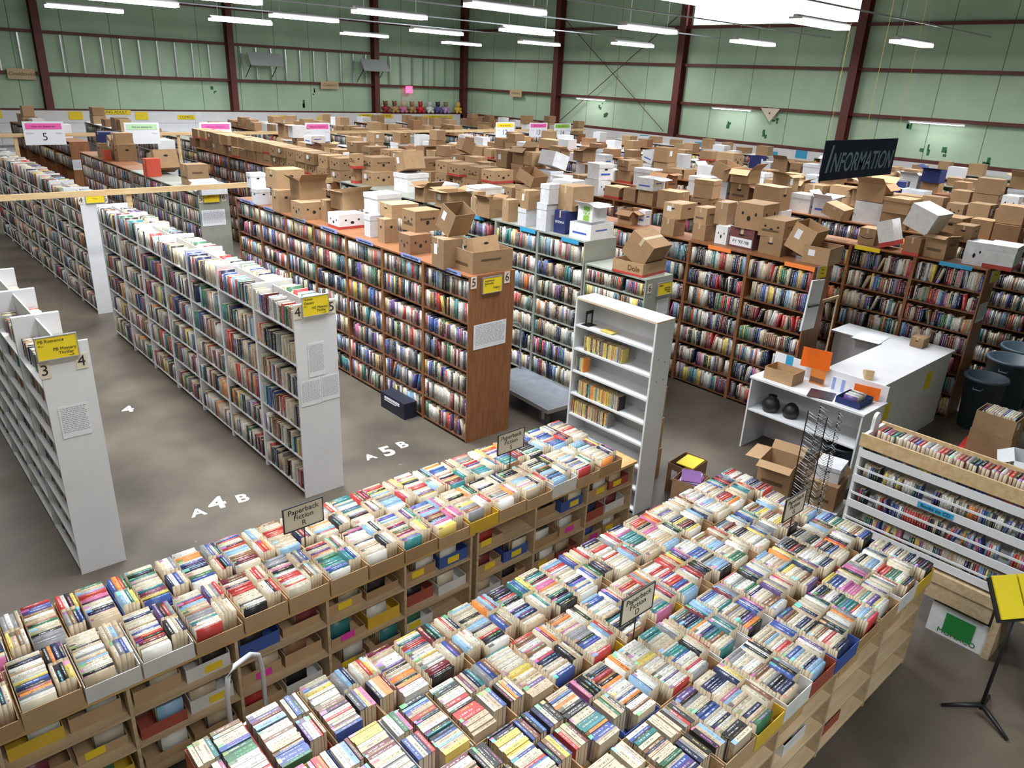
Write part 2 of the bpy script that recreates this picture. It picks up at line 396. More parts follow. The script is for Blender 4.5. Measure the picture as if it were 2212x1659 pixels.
def row(tagname, desc, X0, X1, Y0, n, bay, H, levels, mat, smat, top=True, books=True, wt=WT_SHELF, name='bookcase', other=False, small=False, vis=None, skip=0, bigtop=False):
    for i in range(n):
        y0 = Y0 + i * bay
        lab = f'{desc}, {nth(i + 1)} unit from its near end'
        bookcase(name, lab, X0, X1, y0 + .001, y0 + bay - .001, H, levels, mat, smat, top, group=desc + ' row')
        if not books: continue
        lv = list(levels) + [H + (.1 if not top else 0)]
        for j, z in enumerate(levels):
            if vis and j not in vis: continue
            g = (lv[j + 1] - z - .02) if j < len(levels) - 1 or top else .34
            fill_shelf(X0 + (.04 if small else 0), y0 + .026, y0 + bay - .026, z, g, -1, wt, (tagname, i, j), small=small, xdepth=(X1 - X0) / 2 - (.04 if small else 0))
            if other and j == len(levels) - 1: fill_shelf(X1, y0 + .026, y0 + bay - .026, z, g, 1, wt, (tagname + '+', i, j), small=small, xdepth=(X1 - X0) / 2)
WL = [.08, .49, .85, 1.22, 1.60, 1.98]
BL = [.05, .37, .69, 1.01, 1.33, 1.65, 1.96]
PL = [.05, .32, .58, .84, 1.10, 1.36, 1.62, 1.88]
row('white bookcase three-four', 'white double-sided bookcase between aisles three and four', 1.03, 1.42, 6.94, 7, 1.0, 2.26, PL, M['white'], M['white'], False, small=True, other=True)
row('white bookcase four-five', 'white double-sided bookcase between aisles four and five', 3.32, 3.80, 6.94, 7, 1.0, 2.26, WL, M['white'], M['white'], False, other=True)
row('brown bookcase five-six', 'brown wood bookcase between aisles five and six', 5.62, 6.36, 6.94, 7, .98, 2.2275, BL, M['brown'], M['brownshelf'])
ML = [.12, .42, .72, 1.02, 1.32, 1.62, 1.92]
row('short grey bookcase', 'short grey metal bookcase under the fruit tray carton', 7.92, 8.5, 6.05, 1, 1.12, 2.0775, [.12, .42, .72, 1.02, 1.32, 1.62, 1.85], M['metal'], M['metal'])
row('tall grey bookcase', 'tall grey metal bookcase right of aisle six', 7.92, 8.6, 7.2, 7, .98, 2.3775, [.12, .45, .78, 1.1, 1.42, 1.74, 2.06], M['metal'], M['metal'])
row('brown bookcase behind desk', 'dark brown bookcase behind the white counter', 9.86, 10.38, 4.73, 9, 1.03, 2.2775, BL, M['brown'], M['brownshelf'])
row('brown bookcase by bins', 'dark brown bookcase beside the grey bins', 12.05, 12.5, 3.27, 11, 1.0, 2.2775, BL, M['brown'], M['brownshelf'])
row('last near bookcase', 'tall brown bookcase at the frame edge past the bins', 14.2, 14.85, 1.9, 12, 1.0, 2.28, BL, M['brown'], M['brownshelf'], vis=None)
for i, x in enumerate((16.4, 18.6, 20.8, 23.0, 25.2, 27.4)):
    row('x%d' % i, f'{("brown", "grey")[i % 2]} bookcase, {nth(i + 1)} row past the bins row', x, x + .6, 2.0, 6, 2.0, 2.28, [.05, .6, 1.2, 1.6, 1.94], M[('brown', 'metal')[i % 2]], M['metal'], vis=(3, 4))
# second block, past the cross aisle
row('far white four-five', 'white bookcase past the cross aisle, aisles four and five', 3.40, 3.84, 15.35, 8, 1.1, 2.2, WL[:-1] + [1.9], M['white'], M['white'], False, other=True)
row('far grey five-six', 'grey metal bookcase past the cross aisle', 5.27, 5.85, 14.7, 4, 1.0, 2.1775, ML, M['metal'], M['metal'])
row('far brown', 'dark brown bookcase past the grey one', 5.27, 5.85, 18.72, 4, 1.05, 2.1775, ML, M['brown'], M['brownshelf'])
row('fruit', 'brown bookcase carrying stacked fruit cartons', 8.2, 8.9, 14.9, 7, 1.1, 2.25, BL, M['brown'], M['brownshelf'])
row('far thin', 'grey bookcase end marked with a yellow sign', 9.03, 9.5, 23.1, 4, 1.5, 2.2, ML, M['metal'], M['metal'], vis=(3, 4, 5, 6))
for i, x in enumerate((10.6, 12.9, 15.2, 17.5, 19.8, 22.1, 24.4, 26.7)):
    row('s%d' % i, f'{("brown", "white")[i % 2]} bookcase, {nth(i + 1)} row past the fruit carton row', x, x + .6, 15.4, 4, 1.9, 2.2, [.05, 1.0, 1.55, 1.9], M[('brown', 'white')[i % 2]], M[('brownshelf', 'white')[i % 2]], vis=(2, 3))
for i, x in enumerate((5.5, 7.9, 10.2, 12.5, 14.8, 17.1, 19.4, 21.7, 24.0, 26.3)):
    if x == 10.2: continue
    row('t%d' % i, f'{("brown", "white", "grey")[i % 3]} bookcase, {nth(i + 1)} in the rearmost block', x, x + .5, 24.9, 4, 2.0, 2.25, [.05, 1.0, 1.55, 1.93], M[('brown', 'white', 'metal')[i % 3]], M[('brownshelf', 'white', 'metal')[i % 3]], vis=(2, 3))

# ---------------------------------------------------------------- shell
def struct(name, mb, mat): return tag(mb.obj(name, mat), kind='structure')
XW, YW, ZC = 30.7, 38.9, 8.6
struct('floor', MB().box(-8, XW, -9, YW, -.1, 0), M['floor'])
struct('ceiling', MB().box(-8, XW, -9, YW, ZC, ZC + .1), prin('dark_roof', (.3, .36, .33), .8))
struct('wall_far', MB().box(-8, XW, YW, YW + .15, 0, ZC), M['wall'])
wr = MB().box(XW, XW + .15, -9, 14.75, 0, ZC).box(XW, XW + .15, 22.5, YW, 0, ZC).box(XW, XW + .15, 14.75, 22.5, 0, 7.07)
struct('wall_right', wr, M['wall'])
struct('wall_left', MB().box(-8.15, -8, -9, YW, 0, ZC), M['wall'])
struct('wall_near', MB().box(-8, XW, -9.15, -9, 0, ZC), M['wall'])
struct('window_1', MB().box(XW + .02, XW + .06, 14.75, 22.5, 7.07, ZC), M['sky'])
n = 1
for x in (.2, 8.03, 16.13, 24.25, 30.45):
    mb = MB(); mb.box(x - .15, x + .15, YW - .42, YW - .4, 0, ZC).box(x - .15, x + .15, YW - .04, YW - .02, 0, ZC).box(x - .012, x + .012, YW - .4, YW - .04, 0, ZC)
    struct('trim_%d' % n, mb, M['maroon']); n += 1
for y in (30.7, 22.75, 14.6, 6.5, -1.6):
    mb = MB(); mb.box(XW - .42, XW - .4, y - .17, y + .17, 0, ZC).box(XW - .04, XW - .02, y - .17, y + .17, 0, ZC).box(XW - .4, XW - .04, y - .012, y + .012, 0, ZC)
    struct('trim_%d' % n, mb, M['maroon']); n += 1
for z in (2.38, 3.83, 5.45, 7.0):
    if z != 7.0 or True:
        struct('trim_%d' % n, MB().box(-8, XW - .2, YW - .2, YW - .001, z, z + .02).box(-8, XW - .2, YW - .2, YW - .18, z - .1, z), M['maroon']); n += 1
        struct('trim_%d' % n, MB().box(XW - .2, XW - .001, -9, YW - .2, z, z + .02).box(XW - .2, XW - .18, -9, YW - .2, z - .1, z), M['maroon']); n += 1
# steel studs between the upper girts of the far wall
x = 4.2; k = 0
while x < 30:
    if min(abs(x - c) for c in (8.03, 16.13, 24.25)) > .3:
        k += 1
        tag(MB().box(x - .03, x + .03, YW - .17, YW - .08, 3.86, 5.33).obj('steel_stud', M['steel']), f'{nth(k)} thin galvanised stud from the near-side end between the upper girts', 'stud', 'galvanised studs on the far wall')
    x += .78
# X brace of rods
for a, b, l in (((30.45, 30.3, 7.4), (30.45, 23.3, 2.5), 'steel rod brace falling towards the window panel'), ((30.4, 23.2, 7.4), (30.4, 30.2, 2.5), 'steel rod brace rising towards the window panel')):
    tag(MB().tube([a, b], .018).obj('brace_rod', M['maroon']), l, 'brace', 'crossed rod braces')
# dark green tape scraps on the walls
patch = prin('dark_green_patch', (.03, .16, .06), .8)
def scraps(pts, wall, lab):
    mb = MB()
    for a, z in pts:
        for q in range(3):
            da, dz = R.uniform(-.12, .12), R.uniform(-.18, .18); w_, h_ = R.uniform(.04, .16), R.uniform(.05, .22)
            if wall == 'X': mb.box(XW - .01, XW - .001, a + da, a + da + w_, z + dz, z + dz + h_)
            else: mb.box(a + da, a + da + w_, YW - .01, YW - .001, z + dz, z + dz + h_)
    tag(mb.obj('wall_patch', patch), lab, 'patch', kind='structure')
scraps([(17.6, 3.2), (18.0, 2.7), (19.9, 2.9)], 'X', 'dark green tape scraps on the right wall'); scraps([(12.2, 3.3), (10.8, 2.6), (11.4, 2.6), (9.3, 2.5)], 'X', 'dark green tape scraps by the corner of the right wall')
scraps([(27.6, 3.3), (27.2, 3.0)], 'X', 'small tape scraps near the rod braces'); scraps([(15.2, 3.3), (20.0, 2.6), (20.6, 3.2)], 'Y', 'dark green tape scraps on the far wall')

# ---------------------------------------------------------------- perimeter shelves with the white sign band
def perimeter():
    k = 0
    for x in np.arange(-6, 30, 4.0):
        k += 1; e = empty('wall_shelving', (x + 2, YW - .75, 0)); tag(e, f'white shelving along the far wall, {nth(k)} unit', 'shelving', 'white shelving along the far wall')
        bx('header_board', (3.99, .02, .5), M['white'], e, (0, .2, 1.85)); bx('back_panel', (3.99, .02, 1.84), M['white'], e, (0, .2, 0))
        for z in (.5, 1.0, 1.45): bx('shelf', (3.99, .28, .02), M['white'], e, (0, .03, z))
    k = 0
    for y in np.arange(-6, 38, 4.0):
        if y + 4 > YW - 1: break
        k += 1; e = empty('wall_shelving', (XW - .75, y + 2, 0)); tag(e, f'white shelving along the window wall, {nth(k)} unit', 'shelving', 'white shelving along the window wall')
        bx('header_board', (.02, 3.99, .5), M['white'], e, (.25, 0, 1.8)); bx('back_panel', (.02, 3.99, 1.79), M['white'], e, (.25, 0, 0))
        for z in (1.0, 1.5): bx('shelf', (.28, 3.99, .02), M['white'], e, (.09, 0, z))
        if y > 4: fill_shelf(XW - .78, y + .05, y + 3.95, 1.521, .3, -1, WT_SHELF)
perimeter()
yb = [('YOUNG ADULT', 10.4, 2.3, 1.5), ('CLASSICS', 18.3, 2.1, 1.1), ('FICTION', 20.9, 2.05, 1.0), ('SHORT', 23.4, 2.2, .9), ('STORIES', 24.7, 2.2, .9), ('COMICS', 13.6, 2.1, .8), ('SCIENCE FICTION', 28.3, 2.15, 2.2)]
for s, x, z, w_ in yb:
    sign('shelf_sign', f'yellow paper strip reading {s.lower()} on the far wall header', 'sign', (x, YW - .58, z), (w_, .2), '-Y', M['yellow'], [(s, .17, 0, 0, M['ink'])])
for i, (x, z) in enumerate([(8.9, 2.15), (5.9, 2.2), (11.6, 2.15)]):
    sign('shelf_sign', f'blank yellow notice on the far wall header, {nth(i + 1)} from the near-side end', 'sign', (x, YW - .58, z), (.55, .34), '-Y', M['yellow'], [('-----', .08, 0, 0, M['ink'])])
cy = prin('cyan_card', (.04, .35, .62), .6)
for i, (y, z) in enumerate([(29.2, 2.1), (27.2, 2.05), (24.2, 2.1), (21.0, 2.1), (19.6, 2.0), (17.3, 2.05), (16.0, 2.15), (20.2, 2.0)]):
    sign('shelf_card', f'pale blue card on the window wall header, {nth(i + 1)} along', 'sign', (XW - .52, y, z), (.5, .2 if i % 2 else .3), '-X', cy)
M['green'] = prin('lime_sign', (.25, .5, .06), .6); M['pinkc'] = prin('pink_sign', (.85, .12, .42), .6); M['mint'] = prin('mint_sign', (.5, .75, .45), .6)

# ---------------------------------------------------------------- fixtures
LX = [(13.6, 31.3), (13.5, 25.9), (13.6, 20.8), (20.6, 33.7), (19.7, 26.8), (27.0, 34.5), (13.5, 15.5), (20.2, 22.0), (26.7, 28.2), (20.0, 16.3), (27.4, 23.1), (26.2, 16.5), (19.2, 10.3), (26.4, 11.0), (8.2, 31.7), (8.0, 25.7), (8.7, 21.5), (13.6, 10.0),
      (7.0, 15.6), (7.0, 10.0), (13.6, 4.5), (20.2, 4.5), (26.6, 5.0), (1.0, 15.5), (1.0, 10.0), (.5, 4.5), (7.0, 5.0), (.5, -1.5), (1.0, 21.0), (1.0, 27.0)]
fb = MB().box(-1.22, 1.22, -.17, .17, .0, .05).box(-1.22, 1.22, -.06, .06, .05, .1).mesh('housing', M['fixture'])
fd = MB().box(-1.2, 1.2, -.19, .19, -.085, -.001).mesh('diffuser', M['lit'])  # lit box made deeper and wider to imitate the lamps' bloom
fr_ = MB().tube([(-.9, 0, .1), (-.9, 0, ZC - 6.1)], .008, 6).mesh('hanger_rod', M['steel'])
for i, (x, y) in enumerate(LX):
    e = empty('fluorescent_light', (x, y, 6.1)); tag(e, f'lit hanging fluorescent fixture, {nth(i + 1)} in the ceiling grid counted row by row', 'ceiling light', 'hanging fluorescent fixtures')
    link('housing', fb, e); link('diffuser', fd, e); link('hanger_rod', fr_, e); link('hanger_rod', fr_, e, (1.8, 0, 0))
    area('lamp_glow', (0, 0, -.095), 2.3, .3, LAMP_W, (1, .96, .93), e)
for i, (x, y) in enumerate([(30.2, 27.9), (30.2, 19.6), (30.2, 11.1)]):
    e = empty('wall_light', (x, y, 3.68)); tag(e, ('unlit-looking slim wall fixture left of the window column', 'slim white wall fixture under the window panel', 'long slim wall fixture past the hanging blue sign')[i], 'wall light', 'slim fixtures on the right wall')
    MB().box(-.1, .1, -.95, .95, 0, .05).obj('housing', M['fixture'], e); MB().box(-.08, .08, -.9, .9, -.02, -.001).obj('diffuser', M['lit'], e)
    MB().box(.1, .46, -.03, .03, .0, .03).obj('bracket', M['fixture'], e)
for i, (y, z) in enumerate([(31.3, 6.5), (25.8, 6.5), (20.9, 6.5), (15.9, 6.5), (10.2, 6.5)]):
    tag(MB().box(-7.9, 30.6, y - .02, y + .02, z, z + .04).obj('ceiling_conduit', M['steel']), f'thin steel conduit over the fixture rows, {nth(i + 1)} from the far wall', 'conduit', 'steel conduits under the roof')
# wall speakers / heaters tilted panels on the far wall
for i, (x, w_) in enumerate([(17.65, 1.7), (23.9, 1.6)]):
    e = empty('tilted_panel', (x, YW - .8, 4.8)); tag(e, ('pale grey tilted panel nearer the middle column', 'pale grey tilted panel nearer the corner')[i], 'panel', 'tilted grey panels on the far wall')
    MB().box(-w_ / 2, w_ / 2, -.35, .35, -.03, .03).obj('reflector', prin('pale_grey', (.42, .46, .47), .5), e, rot=(math.radians(55), 0, 0))
    for s in (-1, 1): MB().tube([(s * w_ * .4, 0, -.1), (s * w_ * .4 - .1, .7, -.85)], .02).obj('bracket', M['black'], e)
wood_sign = prin('wood_plaque', (.6, .46, .28), .6)
sign('wall_sign', 'wooden plaque reading Cookbooks beside the far-side maroon column', 'sign', (7.2, YW - .25, 3.75), (1.0, .42), '-Y', wood_sign, [('Cookbooks', .2, 0, 0, M['ink'], 'CENTER', .3)])
sign('wall_sign', "wooden plaque reading Children's below the tilted panels", 'sign', (21.4, YW - .25, 3.72), (1.05, .38), '-Y', wood_sign, [("Children's", .2, 0, 0, M['ink'], 'CENTER', .3)])
sign('wall_sign', "wooden plaque reading Children's on the window wall near the corner", 'sign', (XW - .25, 33.9, 3.72), (1.0, .38), '-X', wood_sign, [("Children's", .18, 0, 0, M['ink'], 'CENTER', .3)])
pinkem = prin('exit_glow', (.9, .1, .3), .5, emis=(1, .12, .3), es=1.6)
sign('exit_sign', 'glowing pink EXIT sign on the far wall under the girt', 'sign', (26.45, YW - .32, 3.62), (.42, .36), '-Y', pinkem, [('EXIT', .15, 0, 0, M['paper'])], thick=.08)
sign('pennant', 'pale yellow triangular paper hanging on the window wall', 'sign', (XW - .23, 17.9, 3.62), (.06, .06), '-X', M['cream'], thick=.02)
MB().prism([(-.45, .2), (.45, .2), (.05, -.35)], 0, .01).obj('pennant_sheet', M['cream'], bpy.data.objects['pennant'])

# ---------------------------------------------------------------- cartons
KR = {'kr': (.30, .16, .08), 'k1': (.42, .265, .14), 'k2': (.33, .2, .1), 'k3': (.30, .16, .08), 'w': (.76, .77, .8), 'navy': (.02, .03, .14), 'red': (.5, .07, .04), 'mar': (.15, .05, .05)}
open_body = MB().box(-.5, .5, -.5, .5, 0, .02).box(-.5, -.485, -.5, .5, .02, 1).box(.485, .5, -.5, .5, .02, 1).box(-.485, .485, -.5, -.485, .02, 1).box(-.485, .485, .485, .5, .02, 1).mesh('carton_body', M['card'])
closed_body = MB().box(-.5, .5, -.5, .5, 0, 1).mesh('carton_body', M['card'])
tape = MB().box(-.5, .5, -.06, .06, 1.0, 1.006).box(-.505, -.5, -.06, .06, .7, 1.006).mesh('tape', prin('packing_tape', (.55, .42, .27), .25))
flapm = MB().box(-.5, .5, 0, 1, -.012, 0).mesh('flap', M['card'])
lidm = MB().box(-.52, .52, -.52, .52, .78, 1.02).mesh('lid', M['card'])
def disc(r, n=12, fl=1.0): return [(r * math.cos(2 * PI * i / n), r * fl * math.sin(2 * PI * i / n)) for i in range(n)]
HOLES = []
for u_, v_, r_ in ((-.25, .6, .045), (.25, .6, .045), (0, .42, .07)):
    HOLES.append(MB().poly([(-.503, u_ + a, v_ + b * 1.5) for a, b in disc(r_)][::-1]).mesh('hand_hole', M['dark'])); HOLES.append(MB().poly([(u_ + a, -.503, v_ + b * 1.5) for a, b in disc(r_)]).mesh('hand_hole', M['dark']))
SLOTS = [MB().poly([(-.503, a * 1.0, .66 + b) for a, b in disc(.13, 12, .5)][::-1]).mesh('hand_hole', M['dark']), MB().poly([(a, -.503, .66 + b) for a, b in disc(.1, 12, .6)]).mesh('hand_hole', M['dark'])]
printm = MB().poly([(-.504, -.3, .3), (-.504, -.3, .42), (-.504, .35, .42), (-.504, .35, .3)]).mesh('printed_mark', M['paint'])
printn = MB().poly([(-.3, -.504, .55), (.2, -.504, .55), (.2, -.504, .64), (-.3, -.504, .64)]).mesh('printed_mark', M['paint'])
labm = MB().poly([(-.5045, .05, .45), (-.5045, .05, .8), (-.5045, .3, .8), (-.5045, .3, .45)][::-1]).mesh('shipping_label', M['paper'])
bandm = MB().box(-.506, .506, -.506, .506, .0, .18).mesh('printed_band', M['paint'])
NCART = [0]
WORD = {'kr': 'dark brown', 'k1': 'light brown', 'k2': 'brown', 'k3': 'dark brown', 'w': 'white', 'navy': 'dark blue', 'red': 'red', 'mar': 'maroon'}
def carton(x, y, z, L, W, h, style, ck, rz, label, group=None, tilt=0.0, name='cardboard_carton'):
    base = 'k1'
    for b_ in ('navy', 'red', 'mar', 'kr', 'k1', 'k2', 'k3', 'w'):
        if ck.startswith(b_): base = b_; break
    c = KR[base]; j = R.uniform(.86, 1.12); c = tuple(min(.8, q * j) for q in c)
    if tilt: z += .5 * W * abs(math.sin(tilt)) + .001
    e = empty(name, (x, y, z), rot=(tilt, 0, rz)); tag(e, label, 'box', group)
    s = (L, W, h)
    if style in ('o', 'x', 't'):
        link('carton_body', open_body, e, scl=s, color=c)
        if style != 't' or ck == 'red':
            pass
        if style == 'o':
            for k, (px, py, rr, ln, wd) in enumerate(((0, W / 2, 0, L, W * .45), (0, -W / 2, PI, L, W * .45), (L / 2, 0, -PI / 2, W, L * .3), (-L / 2, 0, PI / 2, W, L * .3))):
                if R.random() < .3: continue
                f = link('flap', flapm, e, (px, py, h), scl=(ln, wd, .3), color=c)
                f.rotation_euler = (R.uniform(-.9, .9), 0, rr)
    else:
        link('carton_body', closed_body, e, scl=s, color=c)
        if style == 'c' and base != 'w': link('tape', tape, e, scl=s)
        if style in ('l', 'f') or base == 'w' and style == 'c': link('lid', lidm, e, scl=s, color=tuple(q * .97 for q in c))
    near = (Vector((x, y, z)) - camP).length < 20
    if style == 'h' and near:
        for hm in HOLES: link('hand_hole', hm, e, scl=s)
    elif style in ('f', 'c') and R.random() < .4:
        for hm in SLOTS: link('hand_hole', hm, e, scl=s)
    r_ = R.random()
    if 'r' in ck[1:] and base not in ('red', 'mar'): link('printed_band', bandm, e, scl=s, color=(.5, .06, .05))
    elif r_ < .3: [link('printed_mark', q_, e, scl=s, color=tuple(q * .35 for q in c) if base != 'w' else (.05, .12, .5)) for q_ in (printm, printn)]
    elif r_ < .45: link('shipping_label', labm, e, scl=s)
    NCART[0] += 1
    return e
ROWN = {'b56': 'the brown five-six bookcase', 'met': 'the grey metal bookcase', 'b2': 'the brown bookcase behind the counter', 'b3': 'the brown bookcase by the bins', 'g56': 'the far grey bookcase'}
BOXES = [('b56', 6.1, 7.19, 2.25, 0.47, 0.37, 0.27, 't', 'k2'),
('b56', 6.63, 7.92, 2.31, 0.37, 0.29, 0.25, 'c', 'k1t'),
('b56', 5.74, 7.51, 2.25, 0.35, 0.27, 0.37, 'c', 'k2'),
('b56', 5.87, 7.64, 2.62, 0.34, 0.27, 0.32, 'x', 'k2'),
('b56', 5.84, 8.41, 2.25, 0.34, 0.27, 0.26, 'h', 'k3'),
('b56', 6.05, 8.57, 2.51, 0.41, 0.32, 0.28, 'h', 'k2'),
('b56', 5.91, 9.18, 2.25, 0.23, 0.18, 0.33, 'c', 'k1'),
('b56', 6.16, 9.26, 2.58, 0.44, 0.35, 0.19, 'c', 'k1'),
('b56', 5.94, 9.6, 2.25, 0.22, 0.18, 0.31, 'f', 'w'),
('b56', 6.19, 9.74, 2.56, 0.43, 0.34, 0.28, 'c', 'w'),
('b56', 5.96, 10.42, 2.25, 0.45, 0.35, 0.22, 'h', 'wr'),
('b56', 6.2, 10.78, 2.47, 0.46, 0.36, 0.28, 'o', 'k2'),
('b56', 6.02, 10.95, 2.25, 0.26, 0.2, 0.33, 'c', 'k2'),
('b56', 5.82, 11.37, 2.25, 0.44, 0.35, 0.27, 'h', 'k1'),
('b56', 5.96, 11.63, 2.52, 0.46, 0.36, 0.3, 'o', 'k2'),
('b56', 5.64, 12.11, 2.25, 0.29, 0.23, 0.36, 'c', 'k1'),
('b56', 5.9, 12.31, 2.61, 0.54, 0.43, 0.31, 'c', 'k1'),
('b56', 5.64, 12.96, 2.25, 0.25, 0.2, 0.26, 'f', 'w'),
('b56', 5.73, 13.12, 2.51, 0.26, 0.21, 0.25, 'c', 'w'),
('met', 8.18, 6.1, 2.1, 0.58, 0.46, 0.18, 't', 'red'),
('met', 8.6, 6.54, 2.28, 0.53, 0.41, 0.41, 'c', 'k2t'),
('met', 8.26, 7.41, 2.4, 0.52, 0.41, 0.22, 't', 'w'),
('met', 8.35, 7.5, 2.62, 0.34, 0.27, 0.23, 'o', 'wg'),
('met', 8.17, 7.84, 2.4, 0.29, 0.23, 0.33, 'c', 'navy'),
('met', 8.33, 7.86, 2.73, 0.42, 0.33, 0.35, 'c', 'k1'),
('met', 8.02, 8.13, 2.4, 0.25, 0.19, 0.4, 'c', 'w'),
('met', 7.94, 8.08, 2.8, 0.22, 0.17, 0.28, 'c', 'w'),
('met', 7.99, 8.55, 2.4, 0.24, 0.18, 0.26, 'c', 'wb'),
('met', 7.94, 8.51, 2.66, 0.24, 0.19, 0.28, 'h', 'k2'),
('met', 8.0, 8.96, 2.4, 0.2, 0.15, 0.34, 'c', 'k1'),
('met', 8.0, 9.43, 2.4, 0.35, 0.28, 0.29, 'o', 'k2'),
('met', 7.87, 9.75, 2.4, 0.18, 0.14, 0.36, 'c', 'k1'),
('met', 8.42, 10.07, 2.66, 0.47, 0.37, 0.12, 'l', 'w'),
('met', 7.91, 10.44, 2.4, 0.48, 0.38, 0.28, 'o', 'k1'),
('met', 8.01, 11.17, 2.4, 0.37, 0.29, 0.27, 'o', 'k2'),
('met', 8.55, 12.36, 2.4, 0.54, 0.43, 0.33, 'c', 'w'),
('met', 8.71, 12.35, 2.73, 0.44, 0.34, 0.33, 'x', 'k1'),
('met', 9.8, 12.92, 2.4, 0.53, 0.41, 0.17, 'o', 'k1'),
('met', 8.38, 13.35, 2.4, 0.51, 0.4, 0.26, 'h', 'k1'),
('met', 8.58, 13.53, 2.66, 0.61, 0.48, 0.26, 'h', 'k1'),
('met', 8.11, 13.69, 2.4, 0.21, 0.16, 0.3, 'h', 'k1r'),
('met', 8.03, 13.59, 2.7, 0.22, 0.17, 0.28, 'h', 'k1r'),
('b2', 10.29, 4.89, 2.3, 0.47, 0.37, 0.24, 't', 'k1'),
('b2', 10.95, 5.18, 2.36, 0.43, 0.34, 0.38, 'x', 'k1'),
('b2', 10.26, 5.53, 2.3, 0.46, 0.36, 0.25, 'c', 'k2'),
('b2', 10.61, 5.62, 2.55, 0.5, 0.39, 0.25, 'h', 'k2'),
('b2', 10.2, 6.03, 2.3, 0.29, 0.23, 0.3, 'c', 'mar'),
('b2', 10.36, 5.93, 2.6, 0.54, 0.43, 0.37, 'h', 'k2'),
('b2', 10.18, 6.39, 2.3, 0.25, 0.2, 0.27, 'h', 'w'),
('b2', 10.42, 6.51, 2.57, 0.27, 0.21, 0.33, 'c', 'k1'),
('b2', 10.16, 6.75, 2.3, 0.3, 0.24, 0.24, 'c', 'k2'),
('b2', 10.19, 6.78, 2.54, 0.3, 0.24, 0.25, 'c', 'k1'),
('b2', 10.01, 7.25, 2.3, 0.31, 0.24, 0.26, 'c', 'k2'),
('b2', 10.17, 7.27, 2.56, 0.43, 0.34, 0.23, 'c', 'k1'),
('b2', 10.72, 8.15, 2.3, 0.18, 0.14, 0.24, 'c', 'w'),
('b2', 10.21, 8.16, 2.3, 0.39, 0.3, 0.23, 'o', 'k3'),
('b2', 10.86, 8.33, 2.62, 0.47, 0.37, 0.24, 'o', 'w'),
('b2', 11.54, 9.39, 2.3, 0.24, 0.19, 0.38, 'c', 'k2'),
('b3', 12.49, 3.3, 2.3, 0.47, 0.37, 0.33, 'c', 'wr2'),
('b3', 12.33, 3.67, 2.3, 0.34, 0.27, 0.33, 'h', 'w'),
('b3', 12.34, 4.04, 2.3, 0.4, 0.32, 0.34, 'o', 'k1'),
('b3', 12.09, 4.35, 2.3, 0.31, 0.24, 0.26, 'c', 'kr'),
('b3', 12.3, 4.75, 2.3, 0.31, 0.24, 0.4, 'x', 'wgry'),
('b3', 12.34, 5.12, 2.3, 0.31, 0.25, 0.26, 'c', 'k1'),
('b3', 12.37, 4.33, 2.6, 0.51, 0.4, 0.33, 'c', 'wt'),
('b3', 12.09, 5.68, 2.62, 0.42, 0.33, 0.18, 'c', 'k1t'),
('b3', 12.65, 3.67, 2.6, 0.31, 0.24, 0.22, 'c', 'k2'),
('b3', 15.0, 4.24, 2.62, 0.61, 0.48, 0.34, 'c', 'w2'),
('g56', 5.54, 14.78, 2.2, 0.51, 0.4, 0.19, 'o', 'w'),
('g56', 5.8, 16.09, 2.2, 0.43, 0.34, 0.4, 'c', 'k1'),
('g56', 5.91, 17.83, 2.2, 0.53, 0.42, 0.4, 'c', 'k1t'),
('g56', 5.3, 17.57, 2.2, 0.29, 0.23, 0.37, 'c', 'red'),
('g56', 6.58, 21.07, 2.2, 0.67, 0.52, 0.42, 'c', 'k2t'),
('g56', 5.8, 20.61, 2.2, 0.43, 0.34, 0.39, 'c', 'k2'),
('g56', 5.99, 20.73, 2.59, 0.4, 0.32, 0.25, 'c', 'k1'),
('g56', 5.59, 21.52, 2.2, 0.39, 0.31, 0.34, 'c', 'k2'),
('g56', 5.7, 21.67, 2.54, 0.48, 0.37, 0.25, 'c', 'navy'),
('g56', 5.12, 20.85, 2.2, 0.15, 0.12, 0.24, 'c', 'red')]
RX = {'b56': (5.62, 6.36), 'met': (7.92, 8.6), 'b2': (9.86, 10.38), 'b3': (12.05, 12.5), 'g56': (5.27, 5.85)}
BOXES = [list(b) for b in BOXES if not (b[0] == 'b2' and b[1] > 10.8 and b[7] != 'x') and not (b[0] == 'b3' and b[1] > 14) and not (b[0] == 'met' and b[1] > 9)]
for b in BOXES:
    b[1] = min(max(b[1], RX[b[0]][0] + .12), RX[b[0]][1] - .1); b[3] += .001
    b[4] = min(b[4], .5); b[5] = min(b[5], .42)
for it in range(60):
    for i, a in enumerate(BOXES):
        for b in BOXES[i + 1:]:
            if a[0] != b[0] or a[3] + a[6] <= b[3] + .004 or b[3] + b[6] <= a[3] + .004: continue
            hy = (a[5] + b[5]) / 2 * .96 if True else 0; hx = (a[4] + b[4]) / 2 * .96
            dx, dy = b[1] - a[1], b[2] - a[2]
            if abs(dx) < hx and abs(dy) < hy:
                px, py = hx - abs(dx), hy - abs(dy); s = .25 * py * (1 if dy >= 0 else -1); a[2] -= s; b[2] += s
                if px < .1: s = .2 * px * (1 if dx >= 0 else -1); a[1] -= s; b[1] += s
